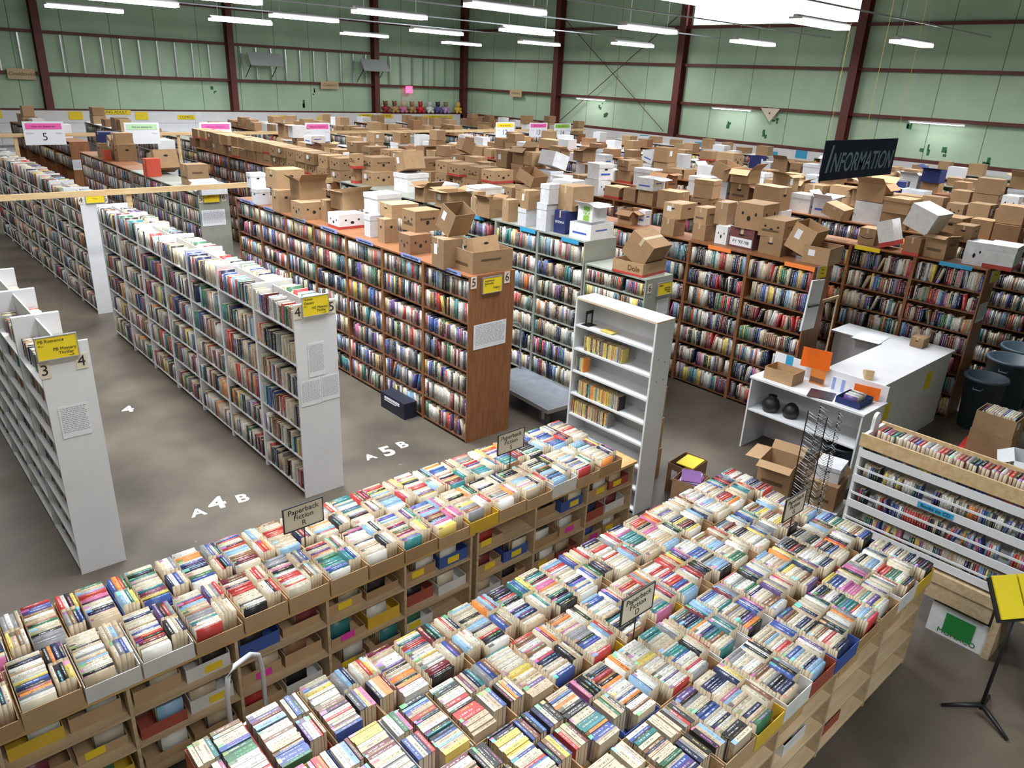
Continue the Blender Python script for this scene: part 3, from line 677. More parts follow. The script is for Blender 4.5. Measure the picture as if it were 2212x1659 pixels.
for b in BOXES:
    if b[0] == 'b56' and b[7] == 't': b[1], b[2], b[4], b[5], b[6] = 6.04, 7.24, .62, .5, .27
    if b[0] == 'b56' and b[8] == 'k1t': b[1], b[2], b[4], b[5], b[6] = 6.05, 7.28, .42, .34, .26
    if b[0] == 'met' and b[8] == 'red': b[1], b[2], b[4], b[5], b[8] = 8.2, 6.42, .56, .5, 'k1r'
    if b[0] == 'met' and b[8] == 'k2t': b[1], b[2], b[3], b[4], b[5], b[6] = 8.2, 6.42, 2.19, .44, .4, .36
    if b[8] == 'mar': b[5] = .42
cnt = {}
for r_, x, y, z, L, W, h, st, ck in BOXES:
    cnt[r_] = cnt.get(r_, 0) + 1
    tl = 0
    if 't' in ck[1:] or st == 'x': tl = R.choice((-1, 1)) * R.uniform(.3, .55)
    kind = {'h': 'holed carton', 'o': 'open carton', 'x': 'tipped carton', 't': 'low tray', 'f': 'file carton', 'c': 'carton', 'l': 'flat carton'}[st]
    base = [v for k_, v in WORD.items() if ck.startswith(k_)][0]
    ex = {(5.9, .0): ''}.get((x, y), '')
    lab = f'{base} {kind} on {ROWN[r_]}, {nth(cnt[r_])} from its near end'
    ec = carton(x, y, z, L, W, h, st if not (st == 'h' and W < .2) else 'c', ck, R.uniform(-.09, .09), lab, 'cartons on ' + ROWN[r_], tl)

    if ck == 'mar':
        MB().box(-L / 2 - .003, -L / 2 - .001, -W * .45, W * .45, h * .1, h * .5).obj('label_plate', M['paper'], ec)
        link('lettering', text_mesh("FY '97-'98", .07, M['ink']), ec, (-L / 2 - .005, 0, h * .3), FACE['-X'])
    if ck == 'navy' and r_ == 'met': link('lettering', text_mesh('SVEDKA', .05, M['paper']), ec, (-L / 2 - .004, 0, h * .5), FACE['-X'])
    if ck == 'wg': 
        MB().box(-L / 2 - .004, -L / 2 - .001, -W * .3, W * .1, h * .05, h * .95).obj('green_panel', M['green'], ec); link('lettering', text_mesh('2X', .1, M['paper']), ec, (-L / 2 - .006, -W * .1, h * .5), FACE['-X'])
    if ck == 'k1r': link('lettering', text_mesh('Dole', .1, M['brownshelf']), ec, (-L / 2 - .004, -W * .2, h * .55), FACE['-X'])
    if r_ == 'b3' and ck == 'k1' and st == 'c': MB().tube([(-L / 2 - .002, a, h * .5 + 3 * a * a - .03) for a in (-.1, -.06, -.02, .02, .06, .1)], .006, 5).obj('printed_curve', M['ink'], ec)

# random fill of the remaining bookcase tops
def auto_cartons():
    out = []
    def fill(key, desc, x, w_, y0, y1, z, dens, two, wh, styles, wd=.7):
        y = y0; i = 0
        while y < y1 - .3:
            L = R.uniform(.34, .56)
            if R.random() > dens: y += R.uniform(.2, .5); continue
            zz = z; lay = 0
            for q in range(2 if R.random() < two else 1):
                W = R.uniform(.32, min(.46, w_)); h = R.uniform(.2, .4); st = R.choice(styles); ck = R.choices(('w', 'k1', 'k2', 'k3', 'k1r', 'navy'), (wh * 10, 6, 6, 1, 1, .2))[0]
                if q == 1: st = R.choice(styles + ('x',))
                i += 1
                out.append((desc, x + w_ / 2 + R.uniform(-.06, .06), y + L / 2, zz, L * .92, W, h, st, ck, i, q))
                if st in ('o', 'x'): break
                zz += h * 1.02 + .004
            y += L + R.uniform(-.02, .08)
    fill('b2', 'the brown bookcase behind the counter, far half', 9.9, .5, 9.5, 11.0, 2.302, .9, .5, .5, ('c', 'o', 'h', 'l'))
    fill('b3', 'the brown bookcase by the bins, far half', 12.05, .45, 6.6, 14, 2.302, .95, .5, .6, ('c', 'o', 'h', 'f'))
    fill('r5', 'the tall brown bookcase past the bins', 14.2, .6, 3.6, 13.8, 2.302, .95, .5, .6, ('c', 'o', 'h', 'f', 'c'))
    fill('met', 'the grey metal bookcase, far side', 8.3, .3, 9.6, 12.0, 2.402, .8, .2, .3, ('o', 'c'))
    for i, x in enumerate((16.4, 18.6, 20.8, 23.0, 25.2, 27.4)):
        fill('n%d' % i, f'the {nth(i + 1)} bookcase row past the bins row', x, .55, 3.5 + .9 * i, 13.8, 2.302, .8 if i < 3 else .5 if i < 4 else .25, .3 if i < 3 else 0, .4, ('c', 'o', 'h', 'c'))
    for i, x in enumerate((10.6, 12.9, 15.2, 17.5, 19.8, 22.1, 24.4, 26.7)):
        fill('s%d' % i, f'the {nth(i + 1)} row past the fruit carton row', x, .55, 15.5 if i else 18.1, 22.9, 2.222, .75 if i < 5 else .35, .3 if i < 4 else 0, .35, ('c', 'o', 'h', 'c'))
    for i, x in enumerate((5.5, 7.9, 12.5, 14.8, 17.1, 19.4, 21.7, 24.0, 26.3)):
        fill('t%d' % i, f'the {nth(i + 1)} row of the rearmost block', x, .5, 25.0, 32.6, 2.272, .4, .12, .3, ('c', 'c', 'h'))
    # tight double stacks of fruit cartons
    for desc, x, y0, y1, z in (('the bookcase carrying fruit cartons', 8.5, 15.0, 22.4, 2.272), ('the brown bookcase behind the counter, fruit stack', 10.2, 11.3, 13.9, 2.302), ('the row beside the fruit cartons', 10.9, 15.5, 17.5, 2.222)):
        y = y0; i = 0
        while y < y1:
            for q in (0, 1):
                if q and R.random() < .18: continue
                i += 1; out.append((desc, x + R.uniform(-.05, .05), y + .21, z + q * .252, .4, .5, .245, 'h', R.choice(('k1', 'k1', 'k2', 'k1r')), i, q))
            y += .43
    for it in range(30):
        for i, a in enumerate(out):
            for b in out[max(0, i - 4):i]:
                if a[0] != b[0] or a[3] + a[6] <= b[3] + .003 or b[3] + b[6] <= a[3] + .003: continue
                ha = (a[4] if a[5] < a[4] else a[5]); hb = (b[4] if b[5] < b[4] else b[5])
                need = (ha + hb) / 2 * 1.03 + .03 - abs(a[2] - b[2])
                if need > 0:
                    s = need / 2 * (1 if a[2] >= b[2] else -1) * .5
                    out[out.index(a)] = a = (a[0], a[1], a[2] + s) + a[3:]; out[out.index(b)] = (b[0], b[1], b[2] - s) + b[3:]
    return out
AC = auto_cartons()
AC = [a for a in AC]
order = sorted(range(len(AC)), key=lambda i: (0 if seen(AC[i][1:4]) else 1, (Vector(AC[i][1:4]) - camP).length))
keep = set(order[:max(0, 292 - NCART[0])])
rest = MB(); restc = []
for i, (desc, x, y, z, L, W, h, st, ck, num, q) in enumerate(AC):
    if i in keep:
        base = [v for k_, v in WORD.items() if ck.startswith(k_)][0]
        kind = {'h': 'holed carton', 'o': 'open carton', 'x': 'tipped open carton', 'f': 'file carton', 'c': 'closed carton', 'l': 'flat carton'}[st]
        carton(x, y, z, L if W < L else W, W if W < L else L, h, st, ck, (PI / 2 if W < L else 0) + (R.uniform(-.04, .04) if st == 'h' else R.uniform(-.2, .2) if q else R.uniform(-.06, .06)), f'{base} {kind}, {nth(num)} along {desc}', 'cartons on ' + desc, R.uniform(.25, .45) if st == 'x' else 0)
    else:
        rest.box(x - W / 2, x + W / 2, y - L / 2, y + L / 2, z + .002, z + h); restc.append(KR[ck] if ck in KR else KR['k1'])
if restc:
    me = rest.mesh('distant_cartons', M['bookmass'])
    a = me.attributes.new('col', 'FLOAT_COLOR', 'FACE'); a.data.foreach_set('color', np.repeat(np.array([(*c, 1) for c in restc]), 6, axis=0).astype(np.float32).ravel())
    a = me.attributes.new('seed', 'FLOAT', 'FACE'); a.data.foreach_set('value', np.zeros(len(restc) * 6, dtype=np.float32))
    uv = me.uv_layers.new(name='UVMap'); uv.data.foreach_set('uv', np.full(len(restc) * 48, -2, dtype=np.float32))
    tag(link('distant_cartons', me), 'distant brown and white cartons on the farthest bookcase tops', 'boxes', kind='stuff')
# second-hand titles lying on the far tops
for x, y0, y1, z in ((5.3, 15.0, 17.6, 2.2),):
    pass
# the toys on the ledge in the far corner
def toy(x, y, z, c1, c2, lab):
    e = empty('plush_toy', (x, y, z)); tag(e, lab, 'toy', 'plush toys on the far ledge')
    def ball(mb, cx, cy_, cz, r, n=10):
        mb.lathe([(max(.001, r * math.sin(PI * i / 7)), cz - r * math.cos(PI * i / 7)) for i in range(8)], n, cx, cy_)
    b = MB(); ball(b, 0, 0, .2, .19); ball(b, -.14, -.12, .08, .09); ball(b, .14, -.12, .08, .09); ball(b, -.2, -.03, .25, .08); ball(b, .2, -.03, .25, .08); b.obj('body', M['paint'], e, color=c1, smooth=True)
    hd = MB(); ball(hd, 0, -.02, .48, .14); ball(hd, -.11, 0, .6, .05); ball(hd, .11, 0, .6, .05); hd.obj('head', M['paint'], e, color=c2, smooth=True)
TC = [((.3, .02, .03), (.2, .08, .04), 'dark red plush doll'), ((.5, .3, .12), (.25, .1, .05), 'brown plush bear'), ((.55, .02, .04), (.5, .03, .04), 'bright red plush toy'), ((.7, .7, .7), (.6, .6, .6), 'white plush toy'),
      ((.1, .1, .3), (.05, .03, .03), 'dark haired blue doll'), ((.5, .3, .6), (.3, .2, .1), 'purple plush toy'), ((.6, .2, .3), (.7, .5, .3), 'pink and orange doll'), ((.8, .5, .08), (.8, .5, .08), 'yellow plush bear'), ((.4, .25, .1), (.35, .2, .1), 'small tan plush toy')]
for (c1, c2, l), x in zip(TC, (24.75, 25.35, 27.15, 27.8, 28.4, 29.0, 25.95, 29.9, 26.55)):
    toy(x, YW - .1, 2.4, c1, c2, l + ' on the ledge by the corner') if False else toy(x, YW - .4, 2.372, c1, c2, l + ' on the ledge by the corner')
tag(MB().box(24.45, 30.3, YW - .58, YW - .21, 2.33, 2.358).obj('toy_ledge', M['maroon']), 'maroon ledge board holding plush toys by the corner', 'shelf')

# ---------------------------------------------------------------- tables with trays
trays = []
tray_mesh = {}
def tray_body(W, L, h):
    k = (round(W, 3), round(L, 3), round(h, 3))
    if k not in tray_mesh:
        t = .005
        tray_mesh[k] = MB().box(-W / 2, W / 2, -L / 2, L / 2, 0, t).box(-W / 2, -W / 2 + t, -L / 2, L / 2, t, h).box(W / 2 - t, W / 2, -L / 2, L / 2, t, h).box(-W / 2 + t, W / 2 - t, -L / 2, -L / 2 + t, t, h * .9).box(-W / 2 + t, W / 2 - t, L / 2 - t, L / 2, t, h).mesh('tray_body', M['card'])
    return tray_mesh[k]
def fill_tray(cx, cy_, z, W, L, key, side, wt, zb=.0085):
    mood = R.choices(range(len(PAL)), wt)[0]; mf = R.uniform(0, .3)
    pick = lambda: mood if R.random() < mf else R.choices(range(len(PAL)), wt)[0]
    lb = R.uniform(.168, .178); sidew = W - lb - .036
    xm = cx + (-W / 2 + .013 + lb / 2 if side > 0 else W / 2 - .013 - lb / 2)
    lean = R.uniform(-.05, .08); y = cy_ + L / 2 - .009 - max(0, lean * .18); k = 0; ci = pick(); ye = cy_ - L / 2 + .009 + max(0, -lean * .18)
    while True:
        T = R.choice((R.uniform(.012, .022), R.uniform(.018, .032)))
        if y - T < ye: break
        if R.random() < .7: ci = pick()
        h = R.uniform(.102, .108) * 1.62 + R.uniform(-.003, .003); a = lean
        k += 1; V = (0, -math.cos(a), -math.sin(a)); Wv = (0, -math.sin(a) * 1, math.cos(a))
        # U x V = W
        U = (-1, 0, 0) if True else None
        U = (1, 0, 0); V = (0, math.cos(a), math.sin(a)); Wv = (0, -math.sin(a), math.cos(a))
        TB.add((xm + R.uniform(-.002, .002), y - T / 2, z + zb + h + R.uniform(0, .006)), U, V, Wv, lb + R.uniform(-.006, .004), T, h, ci, (key, 'm', k))
        y -= T / math.cos(a) + .001
    xs = cx + (W / 2 - .009 if side > 0 else -W / 2 + .009); k = 0
    for col in range(2 if L > .42 else 1):
        yy = cy_ + L / 2 - .01 - col * (lb + .03); xx = xs; used = 0
        while used + .016 < sidew:
            T = min(R.uniform(.016, .034), sidew - used); ci = pick(); h = R.uniform(.165, .176); k += 1
            xc = xx - T / 2 if side > 0 else xx + T / 2
            TB.add((xc, yy - lb / 2 - .01, z + zb + h + R.uniform(.0, .01)), (0, -1, 0), (1, 0, 0), (0, 0, 1), lb, T, h, ci, (key, 's', k))
            xx += -T - .001 if side > 0 else T + .001; used += T + .001
CT = [(.5, .33, .18)] * 6 + [(.42, .26, .13)] * 3 + [(.72, .7, .68)] * 2 + [(.7, .45, .04), (.05, .1, .35), (.35, .08, .05)]
def tray(x, y, z, W, L, h, key, lab, grp, side, wt=WT, fill=True):
    e = empty('book_tray', (x, y, z)); tag(e, lab, 'box', grp)
    link('tray_body', tray_body(W, L, h), e, color=R.choice(CT))
    if fill: fill_tray(x, y, z, W, L, key, side, wt)
    return e
ZT = .86
def tabletop(name, desc, grp, xs, rows, W, L):
    for ri, (yc, x0) in enumerate(rows):
        k = 0
        for i in range(xs):
            x = x0 + i * W[0]
            if x > W[1]: break
            if not any(seen((x + a, yc + b, 1.04)) for a in (-.17, .17) for b in (-.24, .24)): 
                continue
            k += 1
            key = (name, ri, k)
            tray(x, yc + R.uniform(-.002, .002), ZT + .001, W[2], L, R.choice((.11, .13, .15)), key, f'book-filled cardboard tray, {nth(k)} from the near-left end in the {nth(ri + 1)} row of {desc}', grp, (1 if R.random() < .5 else -1) if name == 'D' else (1 if ri == 0 else -1))
            # leave aisle between unit ends
tabletop('L', 'the long table', 'paperback trays on the long table', 30, [(4.46, .02), (4.95, .07)], (.33, 5.6, .318), .475)
tabletop('D', 'the wide table', 'paperback trays on the wide table', 30, [(1.655, .9), (2.15, .95), (2.645, .9), (3.14, .97)], (.332, 6.0, .32), .48)

def counter(name, lab, X0, X1, Y0, Y1, H, pitch, sides, th=.03):
    e = empty(name, ((X0 + X1) / 2, (Y0 + Y1) / 2, 0)); tag(e, lab, 'table'); ox, oy = e.location.x, e.location.y
    W, Ly = X1 - X0, Y1 - Y0
    MB().box(-W / 2 - .01, W / 2 + .01, -Ly / 2 - .015, Ly / 2 + .015, H - th, H).obj('table_top', M['pineT'], e)
    nb = max(1, round(W / pitch)); p = W / nb
    for i in range(nb + 1):
        x = -W / 2 + i * p; x = min(max(x, -W / 2 + .012), W / 2 - .012)
        bx('divider', (.022, Ly - .01, H - th - .001), M['ply'], e, (x, 0, 0))
    for i in range(nb):
        for z in (.03, .30, .58):
            bx('shelf', (p - .026, Ly - .012, .018), M['ply'], e, (-W / 2 + (i + .5) * p, 0, z))
    return e, p, nb
counter('display_table', 'long plywood table with shelves under the paperback trays, near unit', -.65, 3.55, 4.25, 5.2, ZT, .7, 1)
counter('display_table', 'shorter plywood table unit beside the empty white bookcase', 3.6, 5.73, 4.25, 5.2, ZT, .71, 1)
counter('display_table', 'wide plywood table with pine edge under four rows of paperback trays', .7, 6.05, 1.43, 3.36, ZT, .76, 1)
# cartons on the shelves below the long table
yc_ = prin('yellow_tag', (.85, .62, .03), .6); mg = prin('magenta_tag', (.75, .05, .4), .6)
under = 0
for u0, u1, nb in ((-.65, 3.55, 6), (3.6, 5.73, 3)):
    p = (u1 - u0) / nb
    for i in range(nb):
        for li, z in enumerate((.049, .319, .599)):
            for q in (0, 1):
                x = u0 + (i + .25 + q * .5) * p + (.01 if q == 0 else -.01)
                if not (seen((x, 4.25, z)) or seen((x, 4.25, z + .2))): continue
                under += 1
                if R.random() < .06: continue
                yj = 4.25 + .03 + R.uniform(0, .06) + .19
                key = ('U', li, under)
                e = tray(x, yj, z, .30, .38, R.choice((.08, .1, .12)), key, f'book tray on the {("bottom", "middle", "top")[li]} shelf under the long table, {nth(2 * i + q + 1 + (12 if u0 > 3 else 0))} from the near-left end', 'trays under the long table', R.choice((1, -1)), WT_SHELF)
                if R.random() < .45:
                    MB().box(-.06, .06, -.003, 0, -.02, .04).obj('price_tag', R.choice((yc_, mg, yc_)), e, (R.uniform(-.05, .05), -.191, .04))
for i in range(7):
    for li, z in enumerate((.049, .319, .599)):
        if R.random() < .5: continue
        x = .7 + (i + .5) * .764 + R.uniform(-.12, .12)
        if not seen((x, 1.43, z)): continue
        tray(x, 1.43 + .24, z, .3, .38, .1, ('V', li, i), f'book tray on the {("bottom", "middle", "top")[li]} shelf facing the aisle under the wide table, {nth(i + 1)} bay', 'trays under the wide table', 1, WT_SHELF)
# table signs on stands
for s, x, y, lab in (('S', 4.36, 4.702, 'framed Paperback Fiction S sign on a thin stand'), ('R', 2.22, 4.702, 'framed Paperback Fiction R sign on a thin stand'), ('D', 3.44, 2.395, 'framed Paperback Fiction D sign on a thin stand'), ('G', 5.48, 2.395, 'framed Paperback Fiction G sign on a thin stand')):
    e = sign('table_sign', lab, 'sign', (x, y, 1.31), (.32, .20), '-Y', M['cream'], [('Paperback', .062, 0, .055, M['ink']), ('Fiction', .062, 0, 0, M['ink']), (s, .062, 0, -.06, M['ink'])], frame=M['black'], group='Paperback Fiction signs')
    MB().tube([(0, .003, -.1), (0, .003, -.448)], .005, 6).obj('stand', M['black'], e)

# ---------------------------------------------------------------- end panel signs
def endsign(x0, x1, z0, z1, y, lab, lines):
    h = z1 - z0; w_ = x1 - x0
    t = [(s, h * k, dx * w_, dz * h, M['ink'], al) for s, k, dx, dz, al in lines]
    sign('aisle_sign', lab, 'sign', ((x0 + x1) / 2, y - .03, (z0 + z1) / 2), (w_, h), '-Y', M['yellow'], t, thick=.02, frame=M['steel'])
endsign(1.03, 1.33, 2.15, 2.34, 6.94, 'yellow sign reading PB Romance and PB Mystery Thriller', [('PB Romance', .2, -.46, .33, 'LEFT'), ('<--', .18, -.46, .14, 'LEFT'), ('PB Mystery', .2, .47, -.08, 'RIGHT'), ('Thriller', .2, .4, -.27, 'RIGHT'), ('-->', .18, .4, -.42, 'RIGHT')])
endsign(3.41, 3.7, 2.13, 2.33, 6.94, 'yellow sign reading Humor Classics and HC Mystery Thriller', [('Humor', .18, -.46, .38, 'LEFT'), ('Classics', .18, -.46, .18, 'LEFT'), ('<--', .16, -.46, .02, 'LEFT'), ('HC Mystery', .18, .46, -.1, 'RIGHT'), ('Thriller', .18, .4, -.28, 'RIGHT'), ('-->', .16, .4, -.42, 'RIGHT')])
endsign(5.81, 6.11, 2.02, 2.21, 6.94, 'yellow sign reading Inspiration Spirituality and Religion', [('Inspiration/', .18, -.42, .3, 'LEFT'), ('Spirituality', .18, -.42, .12, 'LEFT'), ('<--', .14, -.42, -.04, 'LEFT'), ('Religion', .18, .42, -.2, 'RIGHT'), ('-->', .14, .42, -.36, 'RIGHT')])
endsign(8.15, 8.45, 1.85, 2.02, 6.05, 'yellow sign reading Psychology Philosophy Essays', [('Religion', .16, -.42, .3, 'LEFT'), ('Psychology', .17, .42, .05, 'RIGHT'), ('Philosophy', .17, .42, -.13, 'RIGHT'), ('Essays', .17, .42, -.3, 'RIGHT')])
endsign(9.93, 10.16, 2.14, 2.3, 4.73, 'yellow sign on the brown bookcase end behind the counter', [('Essays', .18, 0, .2, 'CENTER'), ('Poetry', .18, 0, -.1, 'CENTER')])
endsign(12.2, 12.5, 2.1, 2.26, 3.27, 'yellow sign on the brown bookcase end by the bins', [('History', .18, 0, .1, 'CENTER')])
endsign(3.5, 3.8, 2.07, 2.19, 15.35, 'small yellow sign on the far white bookcase end', [('Classics', .2, 0, .1, 'CENTER')])
endsign(5.36, 5.65, 2.05, 2.24, 14.7, 'yellow sign on the far grey bookcase end', [('Inspiration', .18, 0, .1, 'CENTER')])
endsign(9.13, 9.4, 2.0, 2.18, 23.1, 'yellow sign on the thin grey bookcase end under sign seven', [('Sports', .18, 0, .1, 'CENTER')])
endsign(3.86, 4.05, 1.96, 2.1, 13.93, 'small pair of yellow notices behind the white bookcase', [('---', .2, 0, 0, 'CENTER')])
def numcard(s, x, z, y, lab, sz=.14): sign('number_card', lab, 'sign', (x, y - .006, z), (sz * .62, sz), '-Y', M['cream'], [(s, sz * .95, 0, 0, M['ink'])], thick=.003)
numcard('3', 1.06, 2.05, 6.94, 'number three card on the white bookcase end'); numcard('4', 1.345, 2.08, 6.94, 'number four card beside the PB Romance sign')
numcard('4', 3.36, 2.18, 6.94, 'number four card beside the Humor Classics sign', .15); numcard('5', 3.745, 2.18, 6.94, 'number five card beside the Humor Classics sign', .15)
numcard('5', 5.68, 2.17, 6.94, 'number five card on the brown bookcase end', .15); numcard('6', 6.22, 2.17, 6.94, 'number six card on the brown bookcase end', .15)
numcard('6', 8.0, 1.97, 6.05, 'number six card on the short grey bookcase end', .13); numcard('6', 9.89, 2.04, 4.73, 'small number card on the brown end panel', .12)
numcard('4', 3.42, 2.12, 15.35, 'number four card on the far white bookcase'); numcard('5', 3.82, 2.12, 15.35, 'number five card on the far white bookcase')
numcard('5', 5.31, 2.12, 14.7, 'number five card on the far grey bookcase'); numcard('6', 5.75, 2.12, 14.7, 'number six card on the far grey bookcase')
greyink = prin('grey_print', (.35, .37, .42), .7)
def notice(x0, x1, z0, z1, y, lab, rows_=14, tilt=0):
    e = sign('notice_sheet', lab, 'notice', ((x0 + x1) / 2, y - .004, (z0 + z1) / 2), (x1 - x0, z1 - z0), '-Y', M['paper'], thick=.002, tilt=tilt)
    mb = MB(); w_, h = x1 - x0, z1 - z0
    for i in range(rows_):
        z = h * .42 - i * h * .8 / rows_
        xx = -w_ * .44
        while xx < w_ * .4: l = R.uniform(.04, .14) * w_; mb.box(xx, min(xx + l, w_ * .45), -.001, -.0002, z, z + h * .3 / rows_); xx += l + w_ * .03
    mb.obj('print', greyink, e)
notice(1.10, 1.33, 1.40, 1.70, 6.94, 'printed white sheet on the PB Romance bookcase end'); notice(3.45, 3.64, 1.44, 1.82, 6.94, 'narrow faint printed list on the white end panel above the wide sheet', 22)
notice(3.34, 3.58, 1.12, 1.41, 6.94, 'near half of the wide printed sheet on the white end panel'); notice(3.585, 3.80, 1.13, 1.42, 6.94, 'far half of the wide printed sheet on the white end panel')
notice(5.70, 6.24, 1.29, 1.62, 6.94, 'wide printed sheet on the brown bookcase end'); notice(8.2, 8.45, 1.55, 1.78, 6.05, 'sheet under the Psychology sign')
notice(12.1, 12.45, 1.5, 1.78, 3.27, 'blank sheet on the brown end panel by the bins'); notice(5.3, 5.75, 1.6, 1.9, 14.7, 'sheet on the far grey bookcase end'); notice(5.5, 5.85, 1.5, 1.78, 24.9, 'sheet on the rearmost brown bookcase end')
# shelf strips in lilac and orange paper
lil = prin('lilac_strip', (.3, .36, .7), .6); orr = prin('orange_strip', (.95, .25, .05), .6)
for i, (y0, y1) in enumerate([(7.1, 7.6), (7.95, 8.4), (9.1, 9.55), (10.1, 10.6), (11.1, 11.5), (12.2, 12.6), (13.0, 13.6)]):
    sign('shelf_strip', f'lilac paper strip on the brown bookcase top edge, {nth(i + 1)} from the near end', 'label strip', (5.607, (y0 + y1) / 2, 2.25), (y1 - y0, .055), '-X', lil, [('Inspiration/Spirituality', .04, 0, 0, M['ink'])], thick=.003)
for i, (x, y, l, m_) in enumerate([(9.853, 4.95, .45, orr), (9.853, 6.25, .4, orr), (12.043, 3.7, .45, cy), (12.043, 5.0, .4, M['yellow']), (7.913, 8.4, .35, cy), (7.913, 7.5, .35, cy), (7.913, 9.6, .3, cy)]):
    sign('shelf_strip', ['orange strip nearest on the brown bookcase behind the counter', 'orange strip farther along the brown bookcase behind the counter', 'blue strip on the bookcase by the bins', 'yellow strip on the bookcase by the bins', 'blue strip under the dark blue carton', 'blue strip under the white tray carton', 'blue strip farther along the grey bookcase'][i], 'label strip', (x, y, 2.27 if x > 9 else 2.36), (l, .06), '-X', m_, thick=.003)

# ---------------------------------------------------------------- beams with hanging number signs
def rail(y, z, x0, x1, posts, lab):
    e = empty('wooden_rail', (x0, y, 0)); tag(e, lab, 'rail')
    MB().box(0, x1 - x0, -.02, .02, z - .045, z + .045).obj('beam', M['pine'], e)
    for px in posts: MB().box(px - x0 - .045, px - x0 + .045, .021, .06, 0, z + .04).obj('post', M['pine'], e)
rail(13.97, 2.44, -1.5, 7.7, (1.7, 3.86, 7.0), 'near pine rail on posts across the aisles behind the white bookcases')
rail(24.2, 2.52, 0, 26.0, (4.1, 8.3, 14.5, 20.2), 'far pine rail carrying the hanging aisle number signs')
for s, x0, x1, z0, z1, hm, y, lab in (('5', 4.3, 5.27, 2.27, 2.87, 'pinkc', 24.15, 'hanging white sign with number five and pink header'), ('7', 8.92, 9.9, 2.25, 2.84, 'pinkc', 24.15, 'hanging white sign with number seven and pink header'),
                                 ('', 6.8, 7.75, 2.25, 2.84, 'mint', 24.15, 'hanging white sign with mint green header'), ('', 12.4, 13.3, 2.23, 2.83, 'pinkc', 24.15, 'hanging sign with pink header behind the fruit cartons'),
                                 ('12', 20.7, 21.7, 2.26, 2.84, 'yellow', 24.15, 'hanging white sign with number twelve and yellow header'), ('13', 22.55, 23.58, 2.24, 2.82, 'pinkc', 24.15, 'hanging white sign with number thirteen and pink header'), ('14', 24.0, 25.0, 2.22, 2.79, 'green', 24.15, 'hanging white sign with number fourteen and green header')):
    w_ = x1 - x0; e = sign('hanging_number_sign', lab, 'sign', ((x0 + x1) / 2, y, (z0 + z1) / 2), (w_, z1 - z0), '-Y', M['paper'], [(s, .28, 0, -.1, M['ink']), ('Fiction', .06, -.34, 0, greyink), ('Essays', .06, .34, 0, greyink)])
    MB().box(-w_ * .44, w_ * .44, -.004, 0, .1, .25).obj('header_strip', M[hm], e)
    link('lettering', text_mesh('Visit our shelves for', .07, M['ink']), e, (0, -.006, .17), (PI / 2, 0, 0))
e = sign('information_sign', 'large hanging dark blue board reading INFORMATION', 'sign', (8.92, 4.0, 3.83), (1.8, .42), '-Y', M['navy'])
pale = prin('pale_blue_letter', (.45, .6, .75), .5)
link('lettering', text_mesh('I', .42, pale, 'LEFT', .25), e, (-.83, -.002, 0), (PI / 2, 0, 0))
link('lettering', text_mesh('NFORMATION', .29, pale, 'LEFT', .25, bold=.002), e, (-.7, -.002, -.035), (PI / 2, 0, 0), (.8, 1, 1))
for s in (-.85, 0, .85): MB().tube([(s, .003, .21), (s * .97, .003, ZC - 3.83)], .0022, 5).obj('hanging_rope', M['rope'], e)

# ---------------------------------------------------------------- floor lettering
fl = prin('floor_paint', (.55, .54, .5), .6, noise=.25, nscale=14)
def floor_text(s, x, y, size, rz, lab):
    o = link('floor_lettering', text_mesh(s, size, fl, ext=.0005, bold=size * .03), None, (x, y, .0012), (0, 0, rz)); tag(o, lab, 'floor marking')
floor_text('A', 2.27, 7.36, .22, -.15, 'stencilled letter A before the number 4 on the floor'); floor_text('4', 2.5, 7.42, .36, -.15, 'stencilled number 4 between the letters on the floor'); floor_text('B', 2.76, 7.36, .24, -.15, 'stencilled letter B after the number 4 on the floor')
floor_text('A', 4.42, 7.36, .2, -.1, 'stencilled letter A by the brown bookcase'); floor_text('5', 4.68, 7.36, .36, -.1, 'stencilled number 5 by the brown bookcase'); floor_text('B', 4.93, 7.4, .24, -.1, 'stencilled letter B by the brown bookcase')
floor_text('4', 2.5, 10.55, .3, -.1, 'lone stencilled 4 up the aisle')

# ---------------------------------------------------------------- empty white bookcase and its vintage paperbacks
e = empty('white_bookcase', (6.18, 4.98, 0)); tag(e, 'tall nearly empty white bookcase at the end of the long table', 'bookcase')
HW = 2.25; Dp = .30; Lw = 1.14
bx('side_panel', (Dp, .022, HW), M['white'], e, (0, -Lw / 2 + .011, 0)); bx('side_panel', (Dp, .022, HW), M['white'], e, (0, Lw / 2 - .011, 0))
bx('back_panel', (.008, Lw - .045, HW), M['white'], e, (Dp / 2 - .004, 0, 0)); bx('top_board', (Dp + .002, Lw + .002, .022), wood('raw_board', (.66, .52, .38), (.74, .6, .46), 1, 1), e, (0, 0, HW))
CS = [.06, .32, .60, .87, 1.13, 1.41, 1.68, 1.96]
for z in CS: bx('shelf', (Dp - .012, Lw - .046, .022), M['white'], e, (-.004, 0, z - .022))
mb = MB()
for y_, z_ in ((-.05, 1.6), (.07, 1.6), (-.06, 1.85), (.06, 1.8)): mb.poly([(y_ + a, -Lw / 2 - .001, z_ + b) for a, b in disc(.009)])
mb.obj('screw_hole', M['brownshelf'], e)
n_v = [0]
def vintage(y0, y1, z, lab):
    y = y1
    while y > y0:
        T = R.uniform(.012, .02); h = R.uniform(.162, .172); n_v[0] += 1
        c = (6.05 + R.uniform(0, .01), y - T / 2, z + h / 2 + .001)
        rec = (c, (0, 0, 1), (0, 1, 0), (-1, 0, 0), h, T, .11, R.choices(range(len(PAL)), WT_OLD)[0], R.random(), None)
        single_book(rec, 'vintage_paperback', f'{PAL[rec[7]][2]} vintage paperback, {nth(n_v[0])} counted down the empty white bookcase {lab}', 'book', 'old paperbacks in the empty white bookcase')
        y -= T + .001
